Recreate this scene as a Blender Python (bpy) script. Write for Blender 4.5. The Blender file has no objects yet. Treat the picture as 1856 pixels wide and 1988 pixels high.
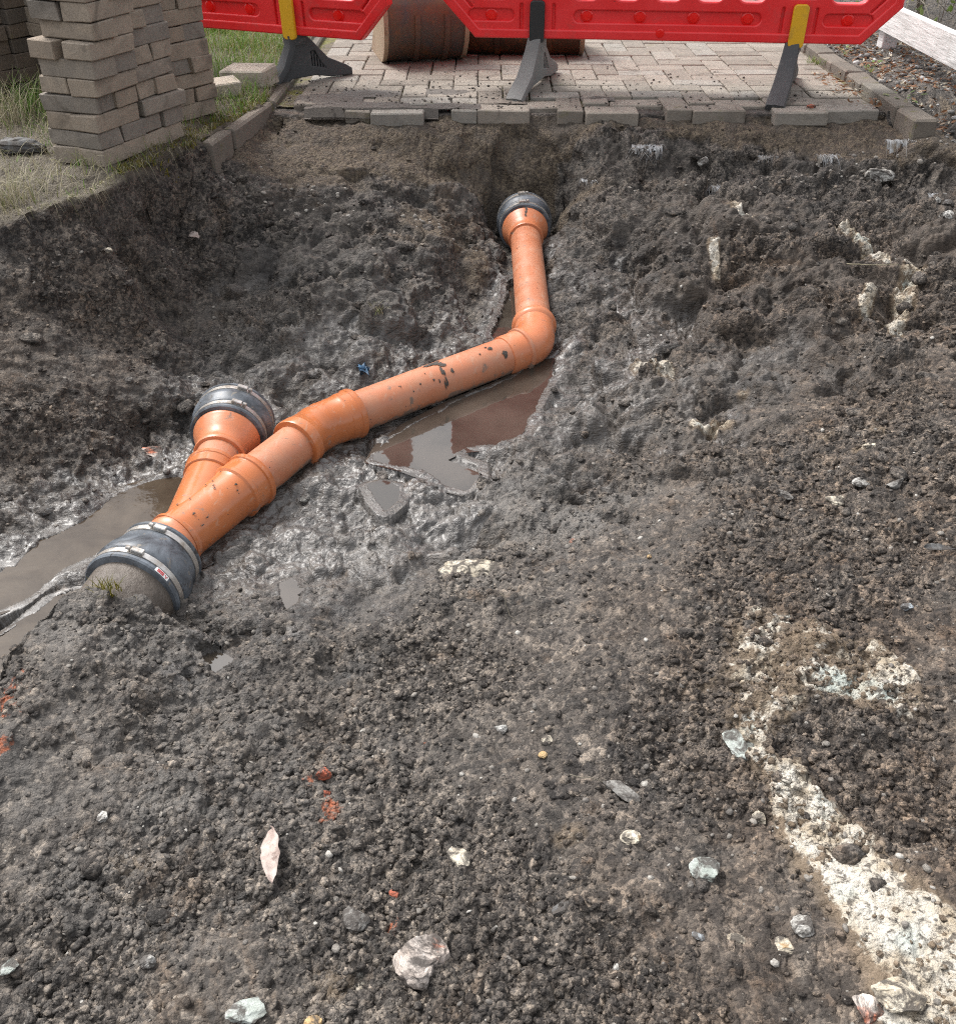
import bpy, bmesh, math, random
import numpy as np
from mathutils import Vector, Matrix

random.seed(7)
DENOISE = False
scene = bpy.context.scene
COL = scene.collection
R = math.radians

# ------------------------------------------------------------------ camera
CAM_H, PITCH, FOC = 0.88, R(36), 1856.0
cam_data = bpy.data.cameras.new("camera")
cam_data.sensor_fit = 'HORIZONTAL'
cam_data.sensor_width = 36
cam_data.lens = 36
cam_data.clip_start = 0.02
cam_data.clip_end = 1000
cam = bpy.data.objects.new("camera", cam_data)
cam.location = (0, 0, CAM_H)
cam.rotation_euler = (R(90) - PITCH, 0, 0)
COL.objects.link(cam)
scene.camera = cam
scene.cycles.use_denoising = DENOISE
scene.cycles.filter_width = 1.1

# ------------------------------------------------------------------ sky, sun, exposure (overcast daylight)
SUN_EL, SUN_AZ = R(55), R(-48)
world = bpy.data.worlds.new("World")
scene.world = world
world.use_nodes = True
wn = world.node_tree
wn.nodes.clear()
w_out = wn.nodes.new('ShaderNodeOutputWorld')
w_bg = wn.nodes.new('ShaderNodeBackground')
w_sky = wn.nodes.new('ShaderNodeTexSky')
w_sky.sky_type = 'NISHITA'
w_sky.sun_disc = False
w_sky.sun_elevation = SUN_EL
w_sky.sun_rotation = SUN_AZ
w_sky.dust_density = 4.0
w_sky.ozone_density = 1.0
w_sky.air_density = 1.0
w_hs = wn.nodes.new('ShaderNodeHueSaturation')
w_hs.inputs['Saturation'].default_value = 0.18
wn.links.new(w_sky.outputs['Color'], w_hs.inputs['Color'])
wn.links.new(w_hs.outputs['Color'], w_bg.inputs['Color'])
w_bg.inputs['Strength'].default_value = 0.15
wn.links.new(w_bg.outputs['Background'], w_out.inputs['Surface'])
sun_data = bpy.data.lights.new("sun", 'SUN')
sun_data.energy = 1.2
sun_data.angle = R(18)
sun_data.color = (1.0, 0.96, 0.91)
sun = bpy.data.objects.new("sun", sun_data)
sdir = Vector((math.sin(SUN_AZ) * math.cos(SUN_EL), math.cos(SUN_AZ) * math.cos(SUN_EL), math.sin(SUN_EL)))
sun.rotation_euler = sdir.to_track_quat('Z', 'Y').to_euler()
sun.location = sdir * 20
COL.objects.link(sun)
scene.view_settings.view_transform = 'Standard'
scene.view_settings.look = 'None'
scene.view_settings.exposure = 1.2
scene.view_settings.gamma = 1.0
scene.view_settings.use_curve_mapping = False


# ------------------------------------------------------------------ helpers
def P(u, v, z):
    """point of the place at height z seen at (u, v) of a 1856 wide view; used to survey positions"""
    x, y = (u - 928) / FOC, (v - 994) / FOC
    c, s = math.cos(PITCH), math.sin(PITCH)
    d = (x, c - y * s, -s - y * c)
    t = (z - CAM_H) / d[2]
    return Vector((d[0] * t, d[1] * t, z))


def tag(o, label=None, cat=None, group=None, kind=None):
    if label: o['label'] = label
    if cat: o['category'] = cat
    if group: o['group'] = group
    if kind: o['kind'] = kind
    return o


def empty(name, loc=(0, 0, 0), rz=0.0):
    o = bpy.data.objects.new(name, None)
    o.empty_display_size = 0.05
    o.location = loc
    o.rotation_euler = (0, 0, rz)
    COL.objects.link(o)
    return o


def link(name, me, mat=None, parent=None, smooth=False):
    o = bpy.data.objects.new(name, me)
    COL.objects.link(o)
    if mat is not None and not me.materials:
        me.materials.append(mat)
    if parent is not None:
        o.parent = parent
    if smooth:
        me.polygons.foreach_set('use_smooth', np.ones(len(me.polygons), bool))
    return o


def pymesh(name, verts, faces):
    me = bpy.data.meshes.new(name)
    me.from_pydata([tuple(v) for v in verts], [], [tuple(f) for f in faces])
    me.update()
    return me


def npmesh(name, V, F):
    """fast mesh from numpy arrays, F of shape (n, 3) or (n, 4)"""
    me = bpy.data.meshes.new(name)
    n, k = F.shape
    me.vertices.add(len(V)); me.loops.add(n * k); me.polygons.add(n)
    me.vertices.foreach_set('co', np.ascontiguousarray(V, np.float32).ravel())
    me.loops.foreach_set('vertex_index', np.ascontiguousarray(F, np.int32).ravel())
    me.polygons.foreach_set('loop_start', np.arange(0, n * k, k, dtype=np.int32))
    me.polygons.foreach_set('loop_total', np.full(n, k, np.int32))
    me.update(calc_edges=True)
    return me


def float_attr(me, name, arr):
    a = me.attributes.new(name, 'FLOAT', 'POINT')
    a.data.foreach_set('value', np.ascontiguousarray(arr, np.float32))


# ---- numpy noise
def _hash(ix, iy, iz, seed):
    h = (ix.astype(np.int64) * 374761393 + iy.astype(np.int64) * 668265263 + iz.astype(np.int64) * 2147483647 + seed * 1274126177) & 0xFFFFFFFF
    h = ((h ^ (h >> 13)) * 1274126177) & 0xFFFFFFFF
    h = ((h ^ (h >> 16)) * 2246822519) & 0xFFFFFFFF
    return h ^ (h >> 15)

_g = np.random.default_rng(3).normal(size=(256, 3)); _g /= np.linalg.norm(_g, axis=1)[:, None]

def perlin(Q, seed=0):
    i = np.floor(Q).astype(np.int64); f = Q - i
    w = f * f * f * (f * (f * 6 - 15) + 10)
    r = np.zeros(len(Q))
    for a in (0, 1):
        wx = w[:, 0] if a else 1 - w[:, 0]
        for b in (0, 1):
            wy = w[:, 1] if b else 1 - w[:, 1]
            for c in (0, 1):
                wz = w[:, 2] if c else 1 - w[:, 2]
                g = _g[_hash(i[:, 0] + a, i[:, 1] + b, i[:, 2] + c, seed) & 255]
                r += wx * wy * wz * (g[:, 0] * (f[:, 0] - a) + g[:, 1] * (f[:, 1] - b) + g[:, 2] * (f[:, 2] - c))
    return r * 1.5

def fbm(Q, seed=0, oct=3):
    r, a = np.zeros(len(Q)), 1.0
    for k in range(oct):
        r += a * perlin(Q * (2.03 ** k), seed + k * 17); a *= 0.5
    return r

def domes(X, Y, cell, seed, rmin, rmax, keep=1.0):
    """heights of irregular lumps scattered one per cell (unit: m), and a random number per lump"""
    gx, gy = X / cell, Y / cell
    ix, iy = np.floor(gx).astype(np.int64), np.floor(gy).astype(np.int64)
    best = np.zeros(len(X)); rid = np.zeros(len(X)); zz = np.zeros_like(ix)
    for a in (-1, 0, 1):
        for b in (-1, 0, 1):
            cx, cy = ix + a, iy + b
            h1 = _hash(cx, cy, zz, seed) / 4294967295.0
            h2 = _hash(cx, cy, zz + 1, seed) / 4294967295.0
            h3 = _hash(cx, cy, zz + 2, seed) / 4294967295.0
            h4 = _hash(cx, cy, zz + 3, seed) / 4294967295.0
            r = rmin + (rmax - rmin) * h3 ** 2
            dx, dy = gx - cx - h1, gy - cy - h2
            ca, sa = np.cos(h4 * 6.28), np.sin(h4 * 6.28)
            ex, ey = (dx * ca + dy * sa) / 1.25, (-dx * sa + dy * ca) * 1.25
            q = r * r - ex * ex - ey * ey
            hh = np.where((q > 0) & (h4 < keep), np.sqrt(np.maximum(q, 0)), 0) * cell
            m = hh > best
            best = np.where(m, hh, best); rid = np.where(m, h3 * 0.37 + h4 * 0.63, rid)
    return best, rid

def crumble(X, Y, cell, seed, tilt=0.7, gap=0.32, gw=0.16):
    """broken crumbs: tilted facets of random height with crevices between (unit: m), and a random number per crumb"""
    gx, gy = X / cell, Y / cell
    ix, iy = np.floor(gx).astype(np.int64), np.floor(gy).astype(np.int64)
    f1 = np.full(len(X), 9.0); f2 = np.full(len(X), 9.0); hh = np.zeros(len(X)); ws = np.zeros(len(X)) + 1e-12; rid = np.zeros(len(X)); zz = np.zeros_like(ix)
    for a in (-1, 0, 1):
        for b in (-1, 0, 1):
            cx, cy = ix + a, iy + b
            k = _hash(cx, cy, zz, seed)
            h1 = (k & 1023) / 1023.0; h2 = ((k >> 10) & 1023) / 1023.0; h3 = ((k >> 20) & 4095) / 4095.0
            k2 = _hash(cx, cy, zz + 7, seed)
            t1 = (k2 & 1023) / 1023.0 - .5; t2 = ((k2 >> 10) & 1023) / 1023.0 - .5; rr = ((k2 >> 20) & 4095) / 4095.0
            dx, dy = gx - cx - h1, gy - cy - h2
            d = np.hypot(dx, dy) * (0.75 + 0.5 * h3)
            m = d < f1
            f2 = np.where(m, f1, np.minimum(f2, d))
            w = np.exp(-13.0 * d); ws += w
            hh += w * (0.7 * (rr - .5) + tilt * 2 * (t1 * dx + t2 * dy) - 0.6 * d * d); rid = np.where(m, h3, rid)
            f1 = np.where(m, d, f1)
    return cell * (hh / ws - gap * np.exp(-(f2 - f1) / gw)), rid

def sstep(a, b, x):
    t = np.clip((x - a) / (b - a), 0, 1)
    return t * t * (3 - 2 * t)

def seg_dist(X, Y, pts, closed=False):
    """distance to a polyline, and parameter-wise nearest segment index + t"""
    d = np.full(len(X), 1e9); idx = np.zeros(len(X))
    n = len(pts)
    for k in range(n if closed else n - 1):
        ax, ay = pts[k][0], pts[k][1]; bx, by = pts[(k + 1) % n][0], pts[(k + 1) % n][1]
        vx, vy = bx - ax, by - ay
        t = np.clip(((X - ax) * vx + (Y - ay) * vy) / (vx * vx + vy * vy + 1e-12), 0, 1)
        e = np.hypot(X - ax - t * vx, Y - ay - t * vy)
        m = e < d
        d = np.where(m, e, d); idx = np.where(m, k + t, idx)
    return d, idx

def inside(X, Y, pts):
    r = np.zeros(len(X), bool); n = len(pts)
    for k in range(n):
        ax, ay = pts[k][0], pts[k][1]; bx, by = pts[(k + 1) % n][0], pts[(k + 1) % n][1]
        c = ((ay > Y) != (by > Y)) & (X < (bx - ax) * (Y - ay) / (by - ay + 1e-12) + ax)
        r ^= c
    return r

def sdist(X, Y, pts):
    d, _ = seg_dist(X, Y, pts, True)
    return np.where(inside(X, Y, pts), -d, d)


# ------------------------------------------------------------------ materials
class NT:
    """short hand for building node trees"""
    def __init__(self, name):
        self.m = bpy.data.materials.new(name); self.m.use_nodes = True
        self.t = self.m.node_tree; self.t.nodes.clear()
        self.out = self.n('ShaderNodeOutputMaterial'); self.b = self.n('ShaderNodeBsdfPrincipled')
        self.t.links.new(self.b.outputs[0], self.out.inputs['Surface'])
        self._co = None
    def n(self, ty, **kw):
        x = self.t.nodes.new(ty)
        for k, v in kw.items(): setattr(x, k, v)
        return x
    def set(self, sock, v):
        if isinstance(v, bpy.types.NodeSocket): self.t.links.new(v, sock)
        elif isinstance(v, (tuple, list)) and len(v) == 3 and sock.type == 'RGBA': sock.default_value = (*v, 1)
        elif isinstance(v, (int, float)) and sock.type == 'RGBA': sock.default_value = (v, v, v, 1)
        else: sock.default_value = v
    def co(self, world_space=False):
        if world_space: return self.n('ShaderNodeNewGeometry').outputs['Position']
        if self._co is None: self._co = self.n('ShaderNodeTexCoord').outputs['Object']
        return self._co
    def noise(self, scale, detail=4, rough=0.55, co=None, dist=0.0, stretch=None):
        x = self.n('ShaderNodeTexNoise'); x.inputs['Scale'].default_value = scale
        x.inputs['Detail'].default_value = detail; x.inputs['Roughness'].default_value = rough
        x.inputs['Distortion'].default_value = dist
        c = co or self.co()
        if stretch:
            mp = self.n('ShaderNodeMapping'); mp.inputs['Scale'].default_value = stretch; self.set(mp.inputs['Vector'], c); c = mp.outputs[0]
        self.set(x.inputs['Vector'], c)
        return x.outputs['Fac']
    def vor(self, scale, co=None, feature='F1', out='Distance'):
        x = self.n('ShaderNodeTexVoronoi', feature=feature); x.inputs['Scale'].default_value = scale
        self.set(x.inputs['Vector'], co or self.co()); return x.outputs[out]
    def ramp(self, fac, stops):
        x = self.n('ShaderNodeValToRGB'); e = x.color_ramp.elements
        while len(e) < len(stops): e.new(0.5)
        for k, (p, c) in enumerate(stops):
            e[k].position = p
            e[k].color = (c, c, c, 1) if isinstance(c, (int, float)) else (*c, 1)
        self.set(x.inputs[0], fac); return x.outputs[0]
    def mix(self, fac, a, b, mode='MIX'):
        x = self.n('ShaderNodeMix', data_type='RGBA', blend_type=mode)
        self.set(x.inputs[0], fac); self.set(x.inputs[6], a); self.set(x.inputs[7], b); return x.outputs[2]
    def math(self, op, a, b=None, clamp=False):
        x = self.n('ShaderNodeMath', operation=op, use_clamp=clamp)
        self.set(x.inputs[0], a)
        if b is not None: self.set(x.inputs[1], b)
        return x.outputs[0]
    def attr(self, name):
        return self.n('ShaderNodeAttribute', attribute_name=name).outputs['Fac']
    def rand(self):
        a = self.n('ShaderNodeObjectInfo').outputs['Random']; b = self.n('ShaderNodeNewGeometry').outputs['Random Per Island']
        return self.math('FRACT', self.math('ADD', a, b))
    def bump(self, h, dist=0.002, strength=1.0):
        x = self.n('ShaderNodeBump'); x.inputs['Distance'].default_value = dist; x.inputs['Strength'].default_value = strength
        self.set(x.inputs['Height'], h); self.set(self.b.inputs['Normal'], x.outputs[0])
    def fin(self, color, rough=0.7, metal=0.0, spec=0.5, **kw):
        self.set(self.b.inputs['Base Color'], color); self.set(self.b.inputs['Roughness'], rough)
        self.set(self.b.inputs['Metallic'], metal); self.set(self.b.inputs['Specular IOR Level'], spec)
        for k, v in kw.items(): self.set(self.b.inputs[k], v)
        return self.m


def stone_mat(name, c1, c2, c3=None, scale=40, rough=0.75, th=0.6):
    n = NT(name); co = n.co(True)
    c = n.mix(n.ramp(n.noise(scale, 5, 0.65, co), [(0.35, 0), (0.65, 1)]), c1, c2)
    if c3: c = n.mix(n.ramp(n.noise(scale * 0.6, 4, 0.6, co, 0.6), [(th, 0), (th + 0.06, 1)]), c, c3)
    dirt = n.ramp(n.noise(scale * 0.9, 6, 0.7, co, 1.0), [(0.42, 0), (0.54, 0.92)])
    c = n.mix(dirt, c, (0.05, 0.042, 0.036))
    n.bump(n.noise(scale * 5, 4, 0.7, co), 0.0025, 0.8)
    return n.fin(c, rough)


# --- soil
def make_soil():
    n = NT("excavated_soil"); co = n.co(True)
    big = n.noise(3.1, 4, 0.55, co)
    mid = n.noise(17, 5, 0.6, co, 0.4)
    fine = n.noise(120, 5, 0.7, co)
    c = n.mix(n.ramp(big, [(0.38, 0), (0.62, 1)]), (0.042, 0.038, 0.035), (0.066, 0.057, 0.049))
    c = n.mix(n.ramp(mid, [(0.42, 0), (0.66, 1)]), c, (0.098, 0.087, 0.076))
    c = n.mix(n.ramp(n.noise(8.5, 6, 0.62, co, 0.9), [(0.53, 0), (0.63, 0.8)]), c, (0.036, 0.033, 0.030))
    c = n.mix(n.ramp(n.noise(5.3, 5, 0.65, n.n('ShaderNodeNewGeometry').outputs['Position'], 1.4), [(0.56, 0), (0.66, 0.7)]), c, (0.092, 0.070, 0.052))
    c = n.mix(n.ramp(n.attr('lump'), [(0.0, 0), (0.5, 0.0), (0.85, 0.45), (1.0, 0.95)]), c, (0.17, 0.148, 0.125))
    # every grain its own tone
    wco = n.n('ShaderNodeVectorMath', operation='ADD'); nz = n.n('ShaderNodeTexNoise'); nz.inputs['Scale'].default_value = 90; n.set(nz.inputs['Vector'], co)
    sc_ = n.n('ShaderNodeVectorMath', operation='SCALE'); n.set(sc_.inputs[0], nz.outputs['Color']); sc_.inputs['Scale'].default_value = 0.006
    n.set(wco.inputs[0], co); n.set(wco.inputs[1], sc_.outputs[0]); wv_ = wco.outputs[0]
    g1 = n.vor(95, wv_, out='Color'); g2 = n.vor(230, wv_, out='Color')
    b1 = n.vor(95, wv_); b2 = n.vor(230, wv_)
    tone = n.math('ADD', n.math('MULTIPLY', n.ramp(g1, [(0.1, 0), (0.9, 1)]), 0.55), n.math('MULTIPLY', n.ramp(g2, [(0.1, 0), (0.9, 1)]), 0.45))
    calm = n.math('SUBTRACT', 1.0, n.math('MULTIPLY', n.math('MAXIMUM', n.attr('wet'), n.attr('slick')), 0.75))
    c = n.mix(n.math('MULTIPLY', n.ramp(tone, [(0.35, 1), (0.5, 0)]), calm), c, n.mix(1.0, c, (0.42, 0.40, 0.39), 'MULTIPLY'))
    c = n.mix(n.math('MULTIPLY', n.ramp(tone, [(0.52, 0), (0.75, 1)]), calm), c, n.mix(1.0, c, (2.1, 2.02, 1.92), 'MULTIPLY'))
    # browner topsoil towards the right bank
    c = n.mix(n.math('MULTIPLY', n.attr('umber'), n.ramp(n.noise(6, 5, 0.6, co, 0.8), [(0.35, 0.3), (0.6, 0.95)])), c, n.mix(1.0, c, (0.84, 0.74, 0.66), 'MULTIPLY'))
    # smeared grey clay, the wet mud's grey sheen also put into its colour
    clay = n.math('MULTIPLY', n.attr('clay'), n.ramp(n.noise(9, 5, 0.6, co, 0.8), [(0.4, 0.1), (0.62, 1)]))
    c = n.mix(n.math('MULTIPLY', clay, 0.85), c, (0.165, 0.155, 0.143))
    # brown bedding sand
    sand = n.ramp(n.math('ADD', n.attr('sand'), n.math('MULTIPLY', n.math('SUBTRACT', mid, 0.5), 0.5)), [(0.35, 0), (0.65, 1)])
    sc = n.mix(n.ramp(n.noise(60, 5, 0.7, co), [(0.3, 0), (0.75, 1)]), (0.060, 0.046, 0.033), (0.185, 0.145, 0.10))
    sc = n.mix(n.ramp(tone, [(0.38, 1), (0.5, 0)]), sc, (0.05, 0.038, 0.028))
    sc = n.mix(n.ramp(n.noise(7, 6, 0.65, co, 1.0), [(0.5, 0), (0.62, 0.8)]), sc, (0.065, 0.054, 0.044))
    c = n.mix(sand, c, sc)
    # pale mineral / old mortar
    wsum = n.math('ADD', n.attr('pale'), n.math('ADD', n.math('MULTIPLY', n.math('SUBTRACT', n.noise(38, 6, 0.72, co, 0.7), 0.5), 1.1), n.math('MULTIPLY', n.math('SUBTRACT', n.noise(13, 4, 0.6, co, 0.9), 0.5), 1.7)))
    wsum = n.ramp(wsum, [(0.52, 0), (0.66, 1)])
    wsum = n.math('MULTIPLY', wsum, n.ramp(n.attr('pale'), [(0.02, 0), (0.15, 1)]))
    wc = n.mix(n.ramp(n.noise(22, 4, 0.6, co), [(0.38, 0), (0.62, 1)]), (0.36, 0.30, 0.22), (0.50, 0.47, 0.41))
    wc = n.mix(n.ramp(n.noise(9, 3, 0.5, co), [(0.56, 0), (0.7, 0.8)]), wc, (0.38, 0.43, 0.40))
    wc = n.mix(n.ramp(n.noise(70, 5, 0.7, co, 0.6), [(0.51, 0), (0.60, 0.9)]), wc, (0.07, 0.06, 0.05))
    halo = n.ramp(n.math('ADD', n.attr('pale'), n.math('MULTIPLY', n.math('SUBTRACT', n.noise(16, 5, 0.7, co), 0.5), 1.0)), [(0.20, 0), (0.55, 0.65)])
    c = n.mix(n.math('MULTIPLY', halo, n.ramp(n.attr('pale'), [(0.02, 0), (0.12, 1)])), c, (0.20, 0.150, 0.10))
    c = n.mix(wsum, c, wc)
    # crushed orange-red brick
    osum = n.ramp(n.math('ADD', n.attr('rust'), n.math('MULTIPLY', n.math('SUBTRACT', n.noise(45, 6, 0.72, co, 0.7), 0.5), 1.4)), [(0.55, 0), (0.72, 0.9)])
    osum = n.math('MULTIPLY', osum, n.ramp(n.attr('rust'), [(0.02, 0), (0.2, 1)]))
    c = n.mix(osum, c, (0.33, 0.10, 0.045))
    # pale grit specks
    sp = n.ramp(n.vor(140, co), [(0.10, 1), (0.16, 0)])
    sp = n.math('MULTIPLY', sp, n.ramp(n.noise(26, 3, 0.6, co), [(0.58, 0), (0.66, 1)]))
    c = n.mix(sp, c, (0.34, 0.31, 0.27))
    # turf
    tn = n.mix(n.ramp(n.noise(30, 5, 0.65, co), [(0.35, 0), (0.7, 1)]), (0.065, 0.054, 0.040), (0.125, 0.105, 0.075))
    c = n.mix(n.attr('turf'), c, tn)
    wet = n.math('ADD', n.attr('wet'), n.math('MULTIPLY', n.math('SUBTRACT', n.noise(12, 5, 0.6, co), 0.5), 0.9), True)
    c = n.mix(n.math('MULTIPLY', wet, 0.35), c, n.mix(1.0, c, (0.62, 0.60, 0.58), 'MULTIPLY'))
    rough = n.ramp(wet, [(0.25, 0.8), (0.6, 0.5), (0.95, 0.3)])
    film = n.ramp(wet, [(0.45, 0), (0.85, 0.6)])
    hb = n.math('MULTIPLY', n.math('ADD', n.math('MULTIPLY', fine, 0.7), n.math('MULTIPLY', n.noise(420, 3, 0.6, co), 0.25)), n.math('ADD', n.math('MULTIPLY', calm, 0.75), 0.25))
    hb = n.math('ADD', hb, n.math('MULTIPLY', n.math('MULTIPLY', n.noise(34, 5, 0.6, co, 0.5, (1.0, 2.6, 2.2)), n.attr('slick')), 1.6))
    hb = n.math('SUBTRACT', hb, n.math('MULTIPLY', n.math('ADD', b1, n.math('MULTIPLY', b2, 0.5)), n.math('MULTIPLY', calm, 0.75)))
    n.bump(hb, 0.007, 1.0)
    return n.fin(c, rough, spec=n.ramp(wet, [(0.3, 0.4), (0.9, 0.8)]), **{'Coat Weight': film, 'Coat Roughness': 0.27, 'Coat IOR': 1.45})

M = {}
M['soil'] = make_soil()

def make_clod(name, c1, c2, c3):
    n = NT(name); co = n.co(True)
    c = n.mix(n.rand(), c1, c2)
    c = n.mix(n.ramp(n.rand(), [(0.82, 0), (0.86, 0.8)]), c, c3)
    c = n.mix(n.ramp(n.noise(90, 4, 0.7, co), [(0.45, 0), (0.7, 0.7)]), c, (0.05, 0.043, 0.038))
    n.bump(n.noise(320, 4, 0.7, co), 0.003, 0.9)
    return n.fin(c, 0.72)
M['clod'] = make_clod("soil_crumb", (0.062, 0.053, 0.046), (0.12, 0.102, 0.086), (0.19, 0.16, 0.13))
M['soilclod'] = make_clod("clod_soil", (0.055, 0.048, 0.043), (0.105, 0.089, 0.075), (0.14, 0.12, 0.10))
M['pebble'] = make_clod("pebble_stone", (0.12, 0.108, 0.096), (0.30, 0.275, 0.24), (0.46, 0.44, 0.40))
M['gravel'] = make_clod("verge_gravel", (0.08, 0.076, 0.07), (0.26, 0.255, 0.245), (0.50, 0.50, 0.49))

def make_water():
    n = NT("muddy_water"); co = n.co(True)
    c = n.mix(n.ramp(n.noise(5, 4, 0.6, co), [(0.4, 0), (0.65, 1)]), (0.035, 0.029, 0.023), (0.062, 0.050, 0.040))
    n.bump(n.noise(14, 2, 0.5, co), 0.0012, 0.35)
    return n.fin(c, 0.025, spec=0.5, IOR=1.6)
M['water'] = make_water()
def make_silt():
    n = NT("silty_water"); co = n.co(True)
    c = n.mix(n.ramp(n.noise(9, 5, 0.6, co, 0.6), [(0.4, 0), (0.65, 1)]), (0.046, 0.034, 0.024), (0.078, 0.060, 0.043))
    n.bump(n.noise(22, 3, 0.5, co), 0.002, 0.5)
    return n.fin(c, 0.07, spec=0.4, IOR=1.33)
M['silt'] = make_silt()

def make_block(name, c1, c2, c3, moss=0.0, seed_scale=1.0):
    n = NT(name); co = n.co(True)
    r = n.rand()
    c = n.mix(r, c1, c2)
    c = n.mix(n.ramp(r, [(0.70, 0), (0.78, 0.8)]), c, c3)
    c = n.mix(n.ramp(n.noise(22, 5, 0.65, co), [(0.35, 0), (0.7, 0.55)]), c, n.mix(1.0, c, (1.45, 1.40, 1.33), 'MULTIPLY'))
    c = n.mix(n.ramp(n.noise(9, 5, 0.6, co, 0.8), [(0.55, 0), (0.72, 0.7)]), c, (0.085, 0.072, 0.058))
    c = n.mix(n.ramp(n.noise(240, 3, 0.6, co), [(0.42, 0.0), (0.7, 0.6)]), c, n.mix(1.0, c, (0.6, 0.58, 0.56), 'MULTIPLY'))
    if moss: c = n.mix(n.ramp(n.noise(14, 5, 0.7, co), [(0.60, 0), (0.7, moss)]), c, (0.11, 0.105, 0.035))
    n.bump(n.math('ADD', n.noise(300, 4, 0.7, co), n.math('MULTIPLY', n.noise(60, 4, 0.6, co), 1.2)), 0.0022, 0.9)
    return n.fin(c, 0.88, spec=0.3)
M['paver'] = make_block("laid_paver", (0.170, 0.150, 0.128), (0.275, 0.247, 0.214), (0.22, 0.21, 0.19), 0.45)
M['stack_brick'] = make_block("stacked_paver", (0.235, 0.195, 0.155), (0.31, 0.265, 0.215), (0.17, 0.155, 0.138))
M['dark_brick'] = make_block("dark_paver", (0.115, 0.092, 0.075), (0.17, 0.14, 0.112), (0.085, 0.075, 0.066), 0.3)  # darker brick tones with some moss, for the left stacks
M['kerb'] = make_block("concrete_kerb", (0.120, 0.106, 0.090), (0.175, 0.153, 0.130), (0.15, 0.138, 0.120), 0.85)
M['loose'] = make_block("loose_block", (0.36, 0.32, 0.27), (0.40, 0.36, 0.30), (0.38, 0.34, 0.29), 0.4)

def make_joint():
    n = NT("joint_sand"); co = n.co(True)
    c = n.mix(n.ramp(n.noise(30, 5, 0.7, co), [(0.35, 0), (0.65, 1)]), (0.075, 0.062, 0.045), (0.15, 0.125, 0.09))
    c = n.mix(n.ramp(n.noise(7, 4, 0.7, co), [(0.5, 0), (0.62, 0.9)]), c, (0.14, 0.135, 0.03))
    n.bump(n.noise(200, 4, 0.7, co), 0.004); return n.fin(c, 0.95)
M['joint'] = make_joint()

def make_pvc(name, c1, c2, rough, dirt, scuff=0.5):
    n = NT(name); co = n.co(True)
    c = n.mix(n.ramp(n.noise(7, 3, 0.5, co), [(0.35, 0), (0.65, 1)]), c1, c2)
    film = n.ramp(n.noise(18, 6, 0.68, co, 0.5), [(0.42, 0), (0.72, scuff)])
    c = n.mix(film, c, (0.40, 0.215, 0.135))
    scr = n.ramp(n.noise(60, 4, 0.6, co, 0.2, (1, 0.25, 1)), [(0.60, 0), (0.66, 0.3)])
    c = n.mix(scr, c, (0.42, 0.30, 0.22))
    # dried mud film: patches, heavier towards the underside where the pipe lay in the mud
    z = n.n('ShaderNodeSeparateXYZ'); n.set(z.inputs[0], co)
    low = n.ramp(n.math('MULTIPLY', n.math('ADD', z.outputs['Z'], 0.47), 8.0), [(0.0, 0.30), (0.45, 0.0)])
    d = n.ramp(n.math('ADD', n.noise(24, 6, 0.7, co, 0.7), n.math('MULTIPLY', low, dirt)), [(0.61, 0), (0.68, 0.85)])
    c = n.mix(d, c, (0.16, 0.125, 0.10))
    spk = n.ramp(n.vor(75, co), [(0.10, 1), (0.14, 0)])
    spk = n.math('MULTIPLY', spk, n.ramp(n.noise(20, 2, 0.5, co), [(0.60, 0), (0.64, 1)]))
    c = n.mix(spk, c, (0.04, 0.03, 0.025))
    rg = n.math('ADD', n.math('MULTIPLY', film, 0.3), rough)
    rg = n.mix(d, rg, 0.85)
    n.bump(n.noise(60, 3, 0.6, co), 0.0008, 0.3)
    return n.fin(c, rg, spec=0.5)
M['pvc'] = make_pvc("terracotta_plastic", (0.41, 0.150, 0.075), (0.48, 0.182, 0.095), 0.36, 1.5, 0.7)
M['pvc_glossy'] = make_pvc("glossy_orange_plastic", (0.41, 0.120, 0.038), (0.47, 0.150, 0.052), 0.22, 0.7, 0.22)
M['pvc_flare'] = make_pvc("bright_orange_plastic", (0.47, 0.150, 0.062), (0.53, 0.178, 0.078), 0.30, 0.8, 0.35)

def make_rubber():
    n = NT("dusty_rubber"); co = n.co(True)
    c = n.mix(n.ramp(n.noise(16, 5, 0.65, co, 0.8), [(0.36, 0), (0.7, 1)]), (0.030, 0.034, 0.040), (0.16, 0.18, 0.205))
    c = n.mix(n.ramp(n.noise(30, 5, 0.7, co, 0.9), [(0.60, 0), (0.66, 0.9)]), c, (0.17, 0.145, 0.115))
    c = n.mix(n.ramp(n.noise(21, 5, 0.7, co, 0.6), [(0.62, 0), (0.66, 0.9)]), c, (0.035, 0.03, 0.027))
    n.bump(n.noise(80, 4, 0.6, co), 0.001, 0.5)
    return n.fin(c, 0.42, spec=0.5)
M['rubber'] = make_rubber()
def make_steel():
    n = NT("clamp_steel"); co = n.co(True)
    c = n.mix(n.ramp(n.noise(40, 5, 0.7, co), [(0.4, 0), (0.62, 1)]), (0.62, 0.60, 0.57), (0.24, 0.205, 0.17))
    return n.fin(c, 0.38, n.ramp(n.noise(40, 5, 0.7, co), [(0.45, 1.0), (0.6, 0.2)]))
M['steel'] = make_steel()
def make_clay():
    n = NT("mud_caked_clayware"); co = n.co(True)
    c = n.mix(n.ramp(n.noise(16, 5, 0.65, co), [(0.35, 0), (0.7, 1)]), (0.070, 0.056, 0.045), (0.135, 0.112, 0.092))
    n.bump(n.noise(60, 5, 0.7, co), 0.006, 0.8)
    return n.fin(c, n.ramp(n.noise(12, 4, 0.6, co), [(0.4, 0.4), (0.65, 0.75)]))
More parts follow.
